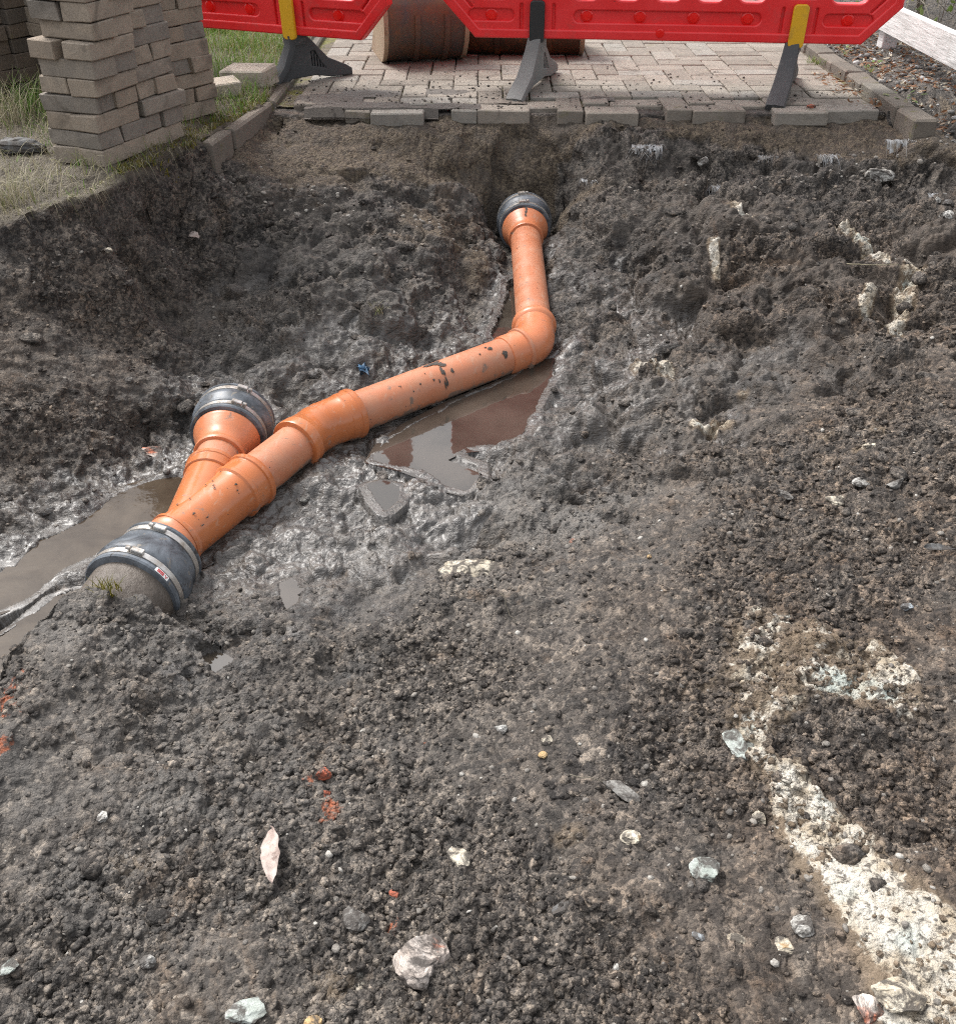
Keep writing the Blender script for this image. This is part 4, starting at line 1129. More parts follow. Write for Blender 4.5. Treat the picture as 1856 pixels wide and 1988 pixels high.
# flared reducer + coupling at branch and at the far end
def reducer(base, d, label):
    return part("reducer", lathe(base, base + d, [(0, .056), (.001, .0625), (.004, .064), (.012, .064), (.015, .0615), (.022, .0605), (.036, .0625), (.052, .069), (.068, .0785), (.080, .0825), (.083, .0845), (.088, .0845), (.090, .083), (.125, .083), (.14, .083)]), 'pvc_flare', label=label)
def coupling(base, d, rA, rB, length, label, twist=0.3, big=False):
    """ribbed rubber sleeve with two worm drive bands"""
    L = length
    prof = [(0, rA - .016), (.0006, rA - .001), (.004, rA + .002), (.010, rA + .002), (.013, rA - .001), (.030, rA - .001), (.033, rA + .002), (.038, rA + .003)]
    mid = [(.045, rA + .0035), (L * .5, (rA + rB) / 2 + .006), (L - .045, rB + .0035)]
    prof += mid + [(L - .038, rB + .003), (L - .033, rB + .002), (L - .030, rB - .001), (L - .013, rB - .001), (L - .010, rB + .002), (L - .004, rB + .002), (L - .0006, rB - .001), (L, rB - .02)]
    c = part("rubber_coupling", lathe(base, base + d, prof), 'rubber', label=label)
    d = d.normalized(); n = (Vector((0, 0, 1)) - d * d.z).normalized(); bn = d.cross(n)
    for s, r in ((.0145, rA - .0002), (L - .0285, rB - .0002)):
        band = sub("clamp_band", lathe(base + d * s, base + d * (s + 1), [(0, r), (.0006, r + .0016), (.0136, r + .0016), (.0142, r)]), 'steel', c)
        # screw housing: a small bevelled box with a hex screw
        a = twist
        rad = n * math.cos(a) + bn * math.sin(a); tan = bn * math.cos(a) - n * math.sin(a)
        o = base + d * (s + .007) + rad * (r + .0055)
        bm = bmesh.new()
        for (lx, ly, lz, off) in ((.026, .013, .009, 0.0), (.010, .008, .008, .020)):
            m = Matrix((tan, d, rad)).transposed().to_4x4(); m.translation = o + tan * off
            bmesh.ops.create_cube(bm, size=1, matrix=m @ Matrix.Diagonal((lx, ly, lz, 1)))
        bmesh.ops.bevel(bm, geom=bm.edges[:], offset=.0015, segments=1, affect='EDGES')
        me = bpy.data.meshes.new("screw"); bm.to_mesh(me); bm.free()
        sub("clamp_screw", me, 'steel', c, False)
    return c, n, bn, d
reducer(q0 + dB * 0.098, dB, 'flared orange reducer on the branch')
coupling(q0 + dB * 0.188, dB, .094, .100, .105, 'dusty grey rubber coupling on the branch', 0.35)
dEF = -dFE
reducer(pF + dFE * 0.145, dEF, 'flared orange reducer at the far end')
coupling(pF + dFE * 0.055, dEF, .094, .100, .105, 'black rubber coupling at the far bank', -0.12)
# lower end: short reducer, big coupling, old clay pipe
part("reducer", lathe(pY - dSY * 0.005, pY + dYC, [(0, .058), (.001, .0635), (.006, .0645), (.012, .0625), (.02, .0605), (.034, .062), (.046, .067), (.052, .0685), (.09, .0685)]), 'pvc_flare', label='short orange reducer at the lower end')
cb, cn, cbn, cd = coupling(pY + dYC * 0.050, dYC, .088, .1005, .138, 'large dusty rubber coupling over the clay pipe', -0.25)
clay_o = part("clay_pipe", lathe(pY + dYC * 0.10, pC + dYC * .14 - Vector((0, 0, .022)), [(0, .092), (.24, .092)]), 'clay', label='old mud-caked clay pipe end')
# little sticker with red lettering on the lower rim
def on_cyl(base, d, n, bn, s, a, r):
    return base + d * s + (n * math.cos(a) + bn * math.sin(a)) * r
def patch(base, d, s0, s1, a0, a1, r, ns=6, na=6, mask=None, thick=None):
    d = d.normalized(); n = (Vector((0, 0, 1)) - d * d.z).normalized(); bn = d.cross(n)
    V = []; F = []
    for i in range(ns + 1):
        for j in range(na + 1):
            rr = r(s0 + (s1 - s0) * i / ns) if callable(r) else r
            if thick: rr += thick(i / ns, j / na)
            V.append(on_cyl(base, d, n, bn, s0 + (s1 - s0) * i / ns, a0 + (a1 - a0) * j / na, rr))
    for i in range(ns):
        for j in range(na):
            if mask is None or mask((i + .5) / ns, (j + .5) / na):
                k = i * (na + 1) + j; F.append((k, k + 1, k + na + 2, k + na + 1))
    return pymesh("patch", V, F)
sgn = -1 if cbn.x > 0 else 1
bl = pY + dYC * 0.050
stk = sub("sticker", patch(bl, dYC, .1255, .1365, sgn * -1.05, sgn * -0.72, .1027), 'labelwhite', cb, False)
for i, (f0, f1) in enumerate(((.12, .30), (.38, .86))):
    a0, a1 = sgn * (-1.05 + .33 * f0), sgn * (-1.05 + .33 * f1)
    if i == 0:   # tick mark
        sub("sticker_mark", patch(bl, dYC, .1272, .1350, a0, a1, .1031, 8, 8, lambda x, y: abs((1 - abs(2 * y - 0.9)) * 1.0 - x) < .22), 'labelred', cb, False)
    else:        # lettering
        sub("sticker_mark", patch(bl, dYC, .1270, .1350, a0, a1, .1031, 10, 40, lambda x, y: not ((int(y * 40) % 10 in (4, 9)) or (int(y * 40) % 10 in (1, 2) and .35 < x < .65))), 'labelred', cb, False)

# mud splashes on the long length (angle measured from the top of the pipe)
nL = (Vector((0, 0, 1)) - dES * dES.z).normalized(); bL = dES.cross(nL)
cam_side = 1 if bL.y < 0 else -1       # the side facing the camera
def splash(s, a, ls, la, seed, base=None, d=None, r=r0):
    base = base or pE; d = d or dES
    rng = random.Random(seed)
    ph = [rng.uniform(0, 6.28) for _ in range(5)]
    def mk(x, y):
        X_, Y_ = 2 * x - 1, 2 * y - 1; t = math.atan2(Y_, X_)
        rr = 0.72 + .13 * math.sin(3 * t + ph[0]) + .10 * math.sin(5 * t + ph[1]) + .07 * math.sin(9 * t + ph[2])
        return math.hypot(X_, Y_) < rr
    def tk(x, y):
        q = max(0, 1 - math.hypot(2 * x - 1, 2 * y - 1)); return .0006 + .0022 * math.sqrt(q)
    sub("mud_splash", patch(base, d, s, s + ls, cam_side * a, cam_side * (a + la / r), r, 16, 16, mk, tk), 'mud', drain_mud)
drain_mud = part("mud_splash", patch(pE, dES, .355, .385, cam_side * -.25, cam_side * 0.35, r0, 18, 18,
                 lambda x, y: abs(x - .5 - .2 * math.sin(y * 5)) < .32 + .12 * math.sin(y * 17) + .08 * math.sin(y * 31), lambda x, y: .0022), 'mud')
for (s, a, ls, la, sd) in [(.372, .25, .016, .036, 1), (.376, .80, .009, .040, 2), (.384, .95, .007, .036, 13), (.366, -.35, .055, .022, 3), (.345, .55, .012, .020, 4), (.415, .75, .008, .010, 5), (.40, .85, .006, .016, 6),
                           (.46, .72, .007, .008, 7), (.185, .15, .022, .016, 8), (.235, .35, .008, .007, 9), (.150, .62, .022, .030, 10), (.52, .5, .006, .006, 11), (.20, .05, .01, .008, 12), (.43, .3, .005, .005, 14), (.49, .95, .005, .007, 15)]:
    splash(s, a, ls, la, sd)
# splash on the far reducer and specks near the lower coupling
for (s, a, ls, la, sd) in [(.060, -.04, .055, .010, 21), (.098, -.03, .012, .018, 22)]:
    splash(s, a, ls, la, sd, pF + dFE * 0.145, dEF, lambda q: .066 + .0 if q < .03 else min(.0835, .0625 + (q - .03) * .45) + .0005) if False else None
rng = random.Random(4)
for k in range(16):
    s = rng.uniform(.02, Lj - .03); splash(s, rng.uniform(-.6, 1.2), rng.uniform(.004, .012), rng.uniform(.003, .008), 40 + k, jA, dSY, .0612)
for k in range(10):
    splash(rng.uniform(.10, Ltop - .1), rng.uniform(-1.0, 1.0), rng.uniform(.003, .006), rng.uniform(.003, .006), 70 + k, pF, dFE, r0)
# streak of mud up the far reducer
dn = (Vector((0, 0, 1)) - dEF * dEF.z).normalized(); dbn = dEF.cross(dn)
rb = pF + dFE * 0.145
part("mud_splash", patch(rb, dEF, .048, .100, -.07, .08, lambda s: .0845 if s > .08 else .0685 + (s - .05) * .55, 16, 8,
     lambda x, y: abs(y - .5 + .16 * math.sin(x * 9)) < .26 + .12 * math.sin(x * 23), lambda x, y: .0012), 'mud')


# ================================================================== block paving
def block_mesh(name, lx, ly, lz, bev, seed, jit=0.0008):
    rng = random.Random(seed); bm = bmesh.new()
    for sx in (-1, 1):
        for sy in (-1, 1):
            for sz in (-1, 1):
                jx, jy, jz = (rng.uniform(-jit, jit) for _ in range(3))
                b = bev * rng.uniform(.7, 1.5)
                x, y, z = sx * lx / 2 + jx, sy * ly / 2 + jy, sz * lz / 2 + jz
                bm.verts.new((x, y - sy * b, z - sz * b)); bm.verts.new((x - sx * b, y, z - sz * b)); bm.verts.new((x - sx * b, y - sy * b, z))
    bmesh.ops.convex_hull(bm, input=bm.verts)
    bmesh.ops.recalc_face_normals(bm, faces=bm.faces)
    me = bpy.data.meshes.new(name); bm.to_mesh(me); bm.free()
    return me

paving = tag(link("paving", pymesh("paving", [(PAVE_X0 - .03, PAVE_Y0 + .10, -.014), (PAVE_X1 + .02, PAVE_Y0 + .10, -.014), (PAVE_X1 + .02, 9.5, -.014), (PAVE_X0 - .03, 9.5, -.014)], [(0, 1, 2, 3)]), M['joint']),
             'block paved drive behind the trench', 'paving', kind='structure')
PV = [block_mesh("paver", .1965, .0965, .05, .0035, k) for k in range(5)]
rng = random.Random(21)
spots = []; taken = set()
XB = 1.10                                                   # herringbone left of this, stretcher columns right of it
nx0, nx1 = -8, 11
for ix in range(nx0, nx1):
    for iy in range(0, 56):
        m = (ix - iy) % 4
        if m == 0: c = (ix * .1 + .1, iy * .1 + .05, 0)
        elif m == 3: c = (ix * .1 + .05, iy * .1 + .1, 90)
        else: continue
        cells = [(ix, iy), (ix + 1, iy)] if m == 0 else [(ix, iy), (ix, iy + 1)]
        if any(q[0] < -7 or q[0] > 10 for q in cells): continue
        spots.append(c); taken.update(cells)
for ix in range(-7, 11):
    for iy in range(1, 56):
        if (ix, iy) not in taken: spots.append((ix * .1 + .05, iy * .1 + .05, 'half'))
for k, ixp in ((0, 3), (1, 7), (2, 11)):                    # a few that stand proud of the broken edge
    pass
for col in range(2):
    for iy in range(0, 56):
        spots.append((XB + .102 + col * .2, iy * .1 + .05 + (.0 if col else .0), 0))
PH = block_mesh('half_paver', .0965, .0965, .05, .0035, 9); PH.materials.append(M['paver'])
spots.sort(key=lambda s: s[1] + abs(s[0] - .3) * .15)
near = spots[:300]; rest = spots[300:]
for k, (x, y, a) in enumerate(near):
    half = a == 'half'; a = 0 if half else a
    o = bpy.data.objects.new("paver", PH if half else PV[k % 5]); COL.objects.link(o)
    if not PV[k % 5].materials: PV[k % 5].materials.append(M['paver'])
    o.parent = paving
    edge = 1 if y < .16 else 0
    dx, dy = rng.uniform(-.002, .002), rng.uniform(-.002, .002)
    if edge: dy += rng.choice([-.045, -.012, 0, 0, -.02, .0]); dx += rng.uniform(-.004, .004)
    o.location = (x + dx, PAVE_Y0 + y + dy, -.025 + rng.uniform(-.0022, .0022) - edge * rng.uniform(0, .006))
    o.rotation_euler = (R(rng.uniform(-.7, .7)) * (1 + edge), R(rng.uniform(-.7, .7)), R(a + rng.uniform(-.8, .8) * (1 + 2 * edge)) + (math.pi if rng.random() < .5 else 0))
def joined(mesh, mats):
    V = np.array([v.co[:] for v in mesh.vertices]); F = np.array([p.vertices[:] for p in mesh.polygons if len(p.vertices) == 3])
    VV = []; FF = []
    for k, m in enumerate(mats):
        m = np.array(m); VV.append(V @ m[:3, :3].T + m[:3, 3]); FF.append(F + k * len(V))
    return npmesh("joined", np.concatenate(VV), np.concatenate(FF))
mats = [Matrix.Translation((x, PAVE_Y0 + y, -.025 + rng.uniform(-.002, .002))) @ Matrix.Rotation(R(a + rng.uniform(-.8, .8)), 4, 'Z') for x, y, a in rest if a != 'half']
o = link("paver_field", joined(PV[0], mats), M['paver'], paving); o['kind'] = 'stuff'

# soil crumbs trodden over the paving
n = 1500; r2 = np.random.default_rng(9)
px = r2.uniform(PAVE_X0, 1.5, n); py = PAVE_Y0 + np.abs(r2.normal(0, .33, n)) + .0
keep = (r2.random(n) < np.where(px < .1, 1, .45)); px, py = px[keep], py[keep]
sz = .0015 + .005 * r2.random(len(px)) ** 3
tag(link("trodden_soil", lumps(np.c_[px, py, np.full(len(px), .0015)], sz, 10, ICO1, .6, .2), M['clod']), 'crumbs of dark soil trodden over the near edge of the paving', 'soil crumbs', kind='stuff')
# thin smears of soil lying over the left part of the near pavers: low mounds
def mound(cx, cy, rx, ry, hgt, seed, n=26):
    V = []; F = []
    for i in range(n + 1):
        for j in range(n + 1):
            x, y = 2 * i / n - 1, 2 * j / n - 1
            V.append((x, y))
    V = np.array(V); q = np.c_[V * 2.2 + seed, np.zeros(len(V))]
    e = 1 - V[:, 0] ** 2 - V[:, 1] ** 2 + .55 * fbm(q, seed, 3)
    z = np.clip(e, -.4, 1) * hgt + .003 * perlin(q * 4, seed + 3) * np.clip(e, 0, 1) + .002 * perlin(q * 9, seed + 5) * np.clip(e, 0, 1)
    W = np.c_[cx + V[:, 0] * rx * 1.3, cy + V[:, 1] * ry * 1.3, z]
    k = np.arange((n + 1) ** 2).reshape(n + 1, n + 1)
    F = np.stack([k[:-1, :-1], k[1:, :-1], k[1:, 1:], k[:-1, 1:]], -1).reshape(-1, 4)
    return W, F
VV = []; FF = []; off = 0
for (u, v, rx, ry, hg, sd) in [(700, 205, .14, .05, .008, 1), (640, 190, .10, .06, .007, 2), (790, 212, .09, .03, .007, 3), (880, 205, .08, .03, .006, 4), (720, 180, .09, .05, .005, 5), (640, 218, .08, .03, .01, 6), (980, 195, .06, .03, .004, 7), (860, 178, .09, .04, .004, 8), (1160, 190, .05, .025, .004, 9)]:
    p = P(u, v, 0.0); W, F = mound(p.x, max(p.y, PAVE_Y0 + ry * .8), rx, ry, hg * .8, sd); W[:, 2] = np.where(W[:, 1] < PAVE_Y0 + .012, -.03, W[:, 2]); VV.append(W); FF.append(F + off); off += len(W)
sm = link("soil_smear", npmesh("soil_smear", np.concatenate(VV), np.concatenate(FF)), M['clod'], smooth=True)
tag(sm, 'smears of brown soil lying on the left part of the paving edge', 'soil', kind='stuff')

# kerbs
kerbR = empty("kerb", (1.57, 4.6, -.07)); tag(kerbR, 'raised kerb of brown blocks along the right side of the paving', 'kerb')
KM = [block_mesh("kerb_block", .082, .197, .105, .006, 50 + k, .0015) for k in range(3)]
for k in range(16):
    o = bpy.data.objects.new("kerb_block", KM[k % 3]); COL.objects.link(o)
    if not KM[k % 3].materials: KM[k % 3].materials.append(M['kerb'])
    o.parent = kerbR; o.location = (rng.uniform(-.004, .004) - .004 * (k == 0), 3.60 + k * .2 - 4.6, .042 + rng.uniform(-.004, .004))
    o.rotation_euler = (R(rng.uniform(-1, 1)), R(rng.uniform(-1.5, 1.5)), R(rng.uniform(-1.2, 1.2)))
kerbL = empty("edging_kerb", (-.80, 4.2, -.12)); tag(kerbL, 'mossy thin concrete edging along the left side of the paving and verge', 'kerb')
EM = block_mesh("edging", .045, 1.0, .12, .006, 77, .003); EM.materials.append(M['kerb'])
for (a, b) in [((-.795, 5.6), (-.785, 4.62)), ((-.785, 4.60), (-.795, 3.86)), ((-.800, 3.84), (-.868, 3.46)), ((-.872, 3.44), (-.905, 3.28))]:
    o = bpy.data.objects.new("edging_slab", EM); COL.objects.link(o); o.parent = kerbL
    L = math.hypot(b[0] - a[0], b[1] - a[1])
    o.scale = (1, L, 1)
    o.location = ((a[0] + b[0]) / 2 + .80, (a[1] + b[1]) / 2 - 4.2, .12 - .050)
    o.rotation_euler = (0, R(rng.uniform(-3, 3)), math.atan2(b[1] - a[1], b[0] - a[0]) - math.pi / 2)

# ================================================================== brick stacks
BM = [block_mesh("brick", .198, .098, .0485, .0025, 90 + k, .0028) for k in range(6)]
BM2 = [m.copy() for m in BM]
def stack(corner, rz, courses, label, mat, seed, meshes, lean=(0, 0), group=None, z0=.015, missing=()):
    rg = random.Random(seed)
    root = empty("brick_stack", (corner[0], corner[1], z0), rz); tag(root, label, 'brick stack', group)
    for c in range(courses):
        for j in (-1, 1):
            k = rg.randrange(6); me = meshes[k]
            if not me.materials: me.materials.append(M[mat])
            o = bpy.data.objects.new("brick", me); COL.objects.link(o); o.parent = root
            x, y = (0, j * .0505) if c % 2 == 0 else (j * .0505, 0)
            a = 0 if c % 2 == 0 else 90
            big = 2.6 if rg.random() < .25 else 1.1
            o.location = (.102 + x + lean[0] * c + rg.uniform(-.006, .006) * big, .102 + y + lean[1] * c + rg.uniform(-.006, .006) * big, .025 + c * .0498)
            o.rotation_euler = (0, 0, R(a + rg.uniform(-2.2, 2.2) * big + (180 if rg.random() < .5 else 0)))
    return root
def at(u, v, z): p = P(u, v, z); return (p.x, p.y)
# local +x runs to the right/back, local +y to the left/back, the corner nearest the camera at the origin
S1 = at(203, 324, .02)
stack(S1, R(70), 14, 'tall front stack of pale brown paving bricks at the trench edge', 'stack_brick', 31, BM, (.0022, -.0058))
stack(at(289, 290, .02), R(68), 14, 'second stack of paving bricks, just behind and right of the front stack', 'stack_brick', 32, BM, (.0002, .0002))
stack(at(346, 238, .02), R(56), 14, 'third stack of paving bricks, nearest to the red barrier', 'stack_brick', 33, BM, (-.0012, .0010))
stack(at(52, 185, .02), R(60), 13, 'dark brick stack left of the front stack', 'dark_brick', 34, BM2, (-.0006, .0))
stack(at(150, 190, .02), R(55), 13, 'brick stack half hidden directly behind the front stack', 'stack_brick', 35, BM, (.0, .0))
stack(at(-45, 205, .02), R(58), 12, 'dark brick stack cut by the left picture edge', 'dark_brick', 36, BM2, (.0, .0))
# loose blocks on the grass
LB = block_mesh("loose_block", .20, .13, .07, .006, 5, .003)
for (u, v, rz, lab, sc) in [(483, 142, -18, 'pale loose concrete block lying on the grass near the left barrier', 1.0), (423, 166, 24, 'pale loose block beside the third brick stack', .8)]:
    p = P(u, v, .055); o = tag(link("loose_block", LB, M['loose']), lab, 'block'); o.location = (p.x, p.y, .045); o.rotation_euler = (R(3), R(-2), R(rz)); o.scale = (sc,) * 3

# ================================================================== barriers
def curve_plate(name, outline, holes, half, bev, res=2):
    cu = bpy.data.curves.new(name, 'CURVE'); cu.dimensions = '2D'; cu.fill_mode = 'BOTH'
    cu.extrude = max(half - bev, 0.0005); cu.bevel_depth = bev; cu.bevel_resolution = res
    for pts in [outline] + holes:
        s = cu.splines.new('POLY'); s.points.add(len(pts) - 1); s.use_cyclic_u = True
        for q, (x, y) in zip(s.points, pts): q.co = (x, y, 0, 1)
    ob = bpy.data.objects.new(name, cu); COL.objects.link(ob)
    dg = bpy.context.evaluated_depsgraph_get(); dg.update()
    me = bpy.data.meshes.new_from_object(ob.evaluated_get(dg))
    bpy.data.objects.remove(ob); bpy.data.curves.remove(cu)
    me.transform(Matrix.Rotation(R(90), 4, 'X'))               # plate stands in x-z, thickness along y
    return me
def rrect(x0, z0, x1, z1, r, n=6):
    out = []
    for cx_, cz_, a0 in ((x1 - r, z0 + r, -90), (x1 - r, z1 - r, 0), (x0 + r, z1 - r, 90), (x0 + r, z0 + r, 180)):
        for k in range(n + 1):
            a = R(a0 + 90 * k / n); out.append((cx_ + r * math.cos(a), cz_ + r * math.sin(a)))
    return out
def chamfer(L, z0, z1, cx_, cz_):
    return [(-L + cx_, z0), (L - cx_, z0), (L, z0 + cz_), (L, z1 - cz_), (L - cx_, z1), (-L + cx_, z1), (-L, z1 - cz_), (-L, z0 + cz_)]

def make_barrier(L, foot_xs, name, label):
    """L half length; local z=0 is the lower edge of the board"""
    root = empty(name, (0, 0, 0)); tag(root, label, 'barrier')
    Hb = .80; f0, f1 = foot_xs
    slots = [rrect(f0 + .135, .048, f1 - .135, .102, .027), rrect(-L + .085, .050, f0 - .085, .102, .026), rrect(f1 + .085, .050, L - .085, .102, .026)]
    for f in (f0, f1):
        for s in (-1, 1): slots.append(rrect(f + s * .062 - .011, .012, f + s * .062 + .011, .122, .010))
        slots.append(rrect(f - .075, .142, f + .075, .22, .03))
    def diag(cx_, cz_, a, ln, w):
        return [(cx_ + x * math.cos(a) - y * math.sin(a), cz_ + x * math.sin(a) + y * math.cos(a)) for x, y in rrect(-ln, -w, ln, w, w * .95)]
    slots += [diag(-L + .075, .135, R(-47), .05, .009), diag(L - .075, .135, R(47), .05, .009)]
    wins = []
    xs = np.linspace(f0 + .105, f1 - .105, 6)
    for k in range(5):
        wins.append(rrect(xs[k] + .018, .126, xs[k + 1] - .018, .36, .04))
    wins += [rrect(-L + .115, .126, f0 - .10, .36, .04), rrect(f1 + .10, .126, L - .115, .36, .04)]
    xs = np.linspace(-L + .08, L - .08, 9)
    for k in range(8): wins.append(rrect(xs[k] + .018, .64, xs[k + 1] - .018, .745, .04))
    outline = chamfer(L - .006, .006, Hb, .12, .125)
    face = link("panel", curve_plate("panel", outline, slots + wins, .022, .006), M['red'], root); shade(face, 40)
    # recessed web filling the slots (windows stay open)
    web = link("recessed_web", curve_plate("web", chamfer(L - .03, .012, Hb - .02, .115, .105), [[(x, z) for x, z in w] for w in wins], .010, .001, 0), M['red'], root)
    # heavier outer rim
    rim_o = chamfer(L, .0, Hb + .006, .12, .125); rim_i = chamfer(L - .022, .022, Hb - .016, .11, .115)
    rim = link("rim", curve_plate("rim", rim_o, [rim_i], .027, .006), M['red'], root); shade(rim, 40)
    # round studs in the slots
    st = lathe((0, 0, 0), (0, -1, 0), [(0, .024), (.004, .0235), (.006, .021), (.006, .017), (.011, .016), (.012, .0)], 24)
    st.materials.append(M['redstud'])
    for f in list(np.linspace(f0 + .19, f1 - .19, 4)) + [(-L + f0) / 2, (L + f1) / 2]:
        o = bpy.data.objects.new("reflector_stud", st); COL.objects.link(o); o.parent = root; o.location = (f, -.009, .076); shade(o)
    st2 = lathe((0, 0, 0), (0, -1, 0), [(0, .017), (.003, .0165), (.004, .012), (.004, 0.0)], 20); st2.materials.append(M['redstud'])
    o = bpy.data.objects.new("reflector_stud", st2); COL.objects.link(o); o.parent = root; o.location = ((f0 + f1) / 2 - .02, -.0265, .022)
    return root

def make_foot(root, x, zg, ang, stem_mat, foot_mat, lf, lb, flip=1):
    """zg: height of the board's lower edge above the ground; foot along local y rotated by ang; lf / lb: reach to front / back"""
    f = link("foot", bpy.data.meshes.new("foot_root"), None, root)
    # web: tall triangular plate with a lightening hole and fins
    top = zg - .012
    prof = [(-lf, 0), (-lf - .012, .012), (-lf + .02, .026), (-lf * .55, top * .36), (-lf * .25, top * .78), (-.030, top), (.034, top), (.060, top * .86), (lb * .55, top * .42), (lb * .9, .034), (lb, .018), (lb, .0), (lb * .6, .004), (lb * .3, .02), (-lf * .3, .02), (-lf * .6, .006)]
    hole = [(.05, top * .30), (lb * .55, top * .18), (lb * .42, top * .38), (.075, top * .66), (.05, top * .66)]
    web = curve_plate("web", prof, [hole], .016, .004)
    web.transform(Matrix.Rotation(R(90), 4, 'Z'))
    inner = curve_plate("inner", [(.04, .03), (lb * .6, .03), (lb * .45, top * .45), (.06, top * .75), (.04, top * .75)], [], .006, .001, 0); inner.transform(Matrix.Rotation(R(90), 4, 'Z'))
    bm = bmesh.new(); bm.from_mesh(web); bm.from_mesh(inner)
    # fins across the hole
    for k in range(5):
        yy = .062 + k * (lb * .5 - .062) / 4.5; hh = top * (.62 - .38 * k / 4.5)
        m = Matrix.Translation((0, yy, .02 + hh * .42)) @ Matrix.Diagonal((.026, .006, hh * .8, 1)); bmesh.ops.create_cube(bm, size=1, matrix=m)
    # broad front flange following the sloping front edge
    fl = [(-lf - .014, .010, .036), (-lf + .02, .026, .037), (-lf * .55, top * .37, .035), (-lf * .25, top * .79, .031), (-.034, top + .006, .029)]
    rings = []
    for k, (y, z, w) in enumerate(fl):
        a, b = fl[max(k - 1, 0)], fl[min(k + 1, len(fl) - 1)]
        t = Vector((0, b[0] - a[0], b[1] - a[1])).normalized(); nr_ = Vector((0, -t.z, t.y))
        th_ = .011
        ring = []
        for (sx, so) in ((-1, -.3), (-.86, .75), (0, 1), (.86, .75), (1, -.3), (1, -1.2), (-1, -1.2)):
            ring.append(bm.verts.new(Vector((sx * w, y, z)) + nr_ * so * th_))
        rings.append(ring)
    for a, b in zip(rings[:-1], rings[1:]):
        for k in range(7):
            k2 = (k + 1) % 7; bm.faces.new((a[k], a[k2], b[k2], b[k]))
    bm.faces.new(rings[0][::-1]); bm.faces.new(rings[-1])
    # collar under the stem
    bmesh.ops.create_cube(bm, size=1, matrix=Matrix.Translation((0, .002, top - .012)) @ Matrix.Diagonal((.058, .066, .035, 1)))
    bmesh.ops.recalc_face_normals(bm, faces=bm.faces)
    me = bpy.data.meshes.new("foot"); bm.to_mesh(me); bm.free(); me.materials.append(M[foot_mat])
    f.data = me; shade(f, 32)
    f.location = (x, 0, -zg); f.rotation_euler = (0, 0, ang)
    # stem: flat tongue clipped over the front of the board
    prof = rrect(-.025, top - .004, .025, zg + .128, .012)
    st = curve_plate("stem", prof, [], .009, .004); st.materials.append(M[stem_mat])
    s = link("stem", st, None, f); s.rotation_euler = (0, 0, -ang); 
    s.location = Matrix.Rotation(-ang, 3, 'Z') @ Vector((0, -.037, 0)); shade(s, 40)
    # second tongue behind, keeping the board between them
    s2 = bpy.data.objects.new("stem", st); COL.objects.link(s2); s2.parent = f; s2.rotation_euler = (0, 0, -ang); s2.location = Matrix.Rotation(-ang, 3, 'Z') @ Vector((0, .037, 0))
    return f

ZG = .185
a = P(925, 66, ZG); b = P(1668, 80, ZG)
dirR = math.atan2(b.y - a.y, b.x - a.x); LR = (b - a).length / 2 + .12
barR = make_barrier(LR, (-LR * .58, LR * .575), "barrier", 'red plastic barrier on the right, standing on one black and one yellow stemmed foot')
barR.location = ((a.x + b.x) / 2, (a.y + b.y) / 2, ZG); barR.rotation_euler = (R(2), 0, dirR)
make_foot(barR, -LR * .58, ZG, R(-14), 'black', 'footgrey', .27, .27)
make_foot(barR, LR * .575, ZG, R(-16), 'yellow', 'footdark', .27, .27)
a2 = P(378, 46, ZG); b2 = P(705, 72, ZG)
dirL = math.atan2(b2.y - a2.y, b2.x - a2.x)
endL = b2 + (b2 - a2).normalized() * .12
cL = endL - (b2 - a2).normalized() * LR
barL = make_barrier(LR, (-LR * .6, LR * .50), "barrier", 'red plastic barrier on the left, partly hidden behind the brick stacks')
barL.location = (cL.x, cL.y, ZG); barL.rotation_euler = (R(2), 0, dirL)
make_foot(barL, LR * .50, ZG, R(-32), 'yellow', 'footdark', .13, .235)
make_foot(barL, -LR * .60, ZG, R(-10), 'yellow', 'footdark', .20, .22)

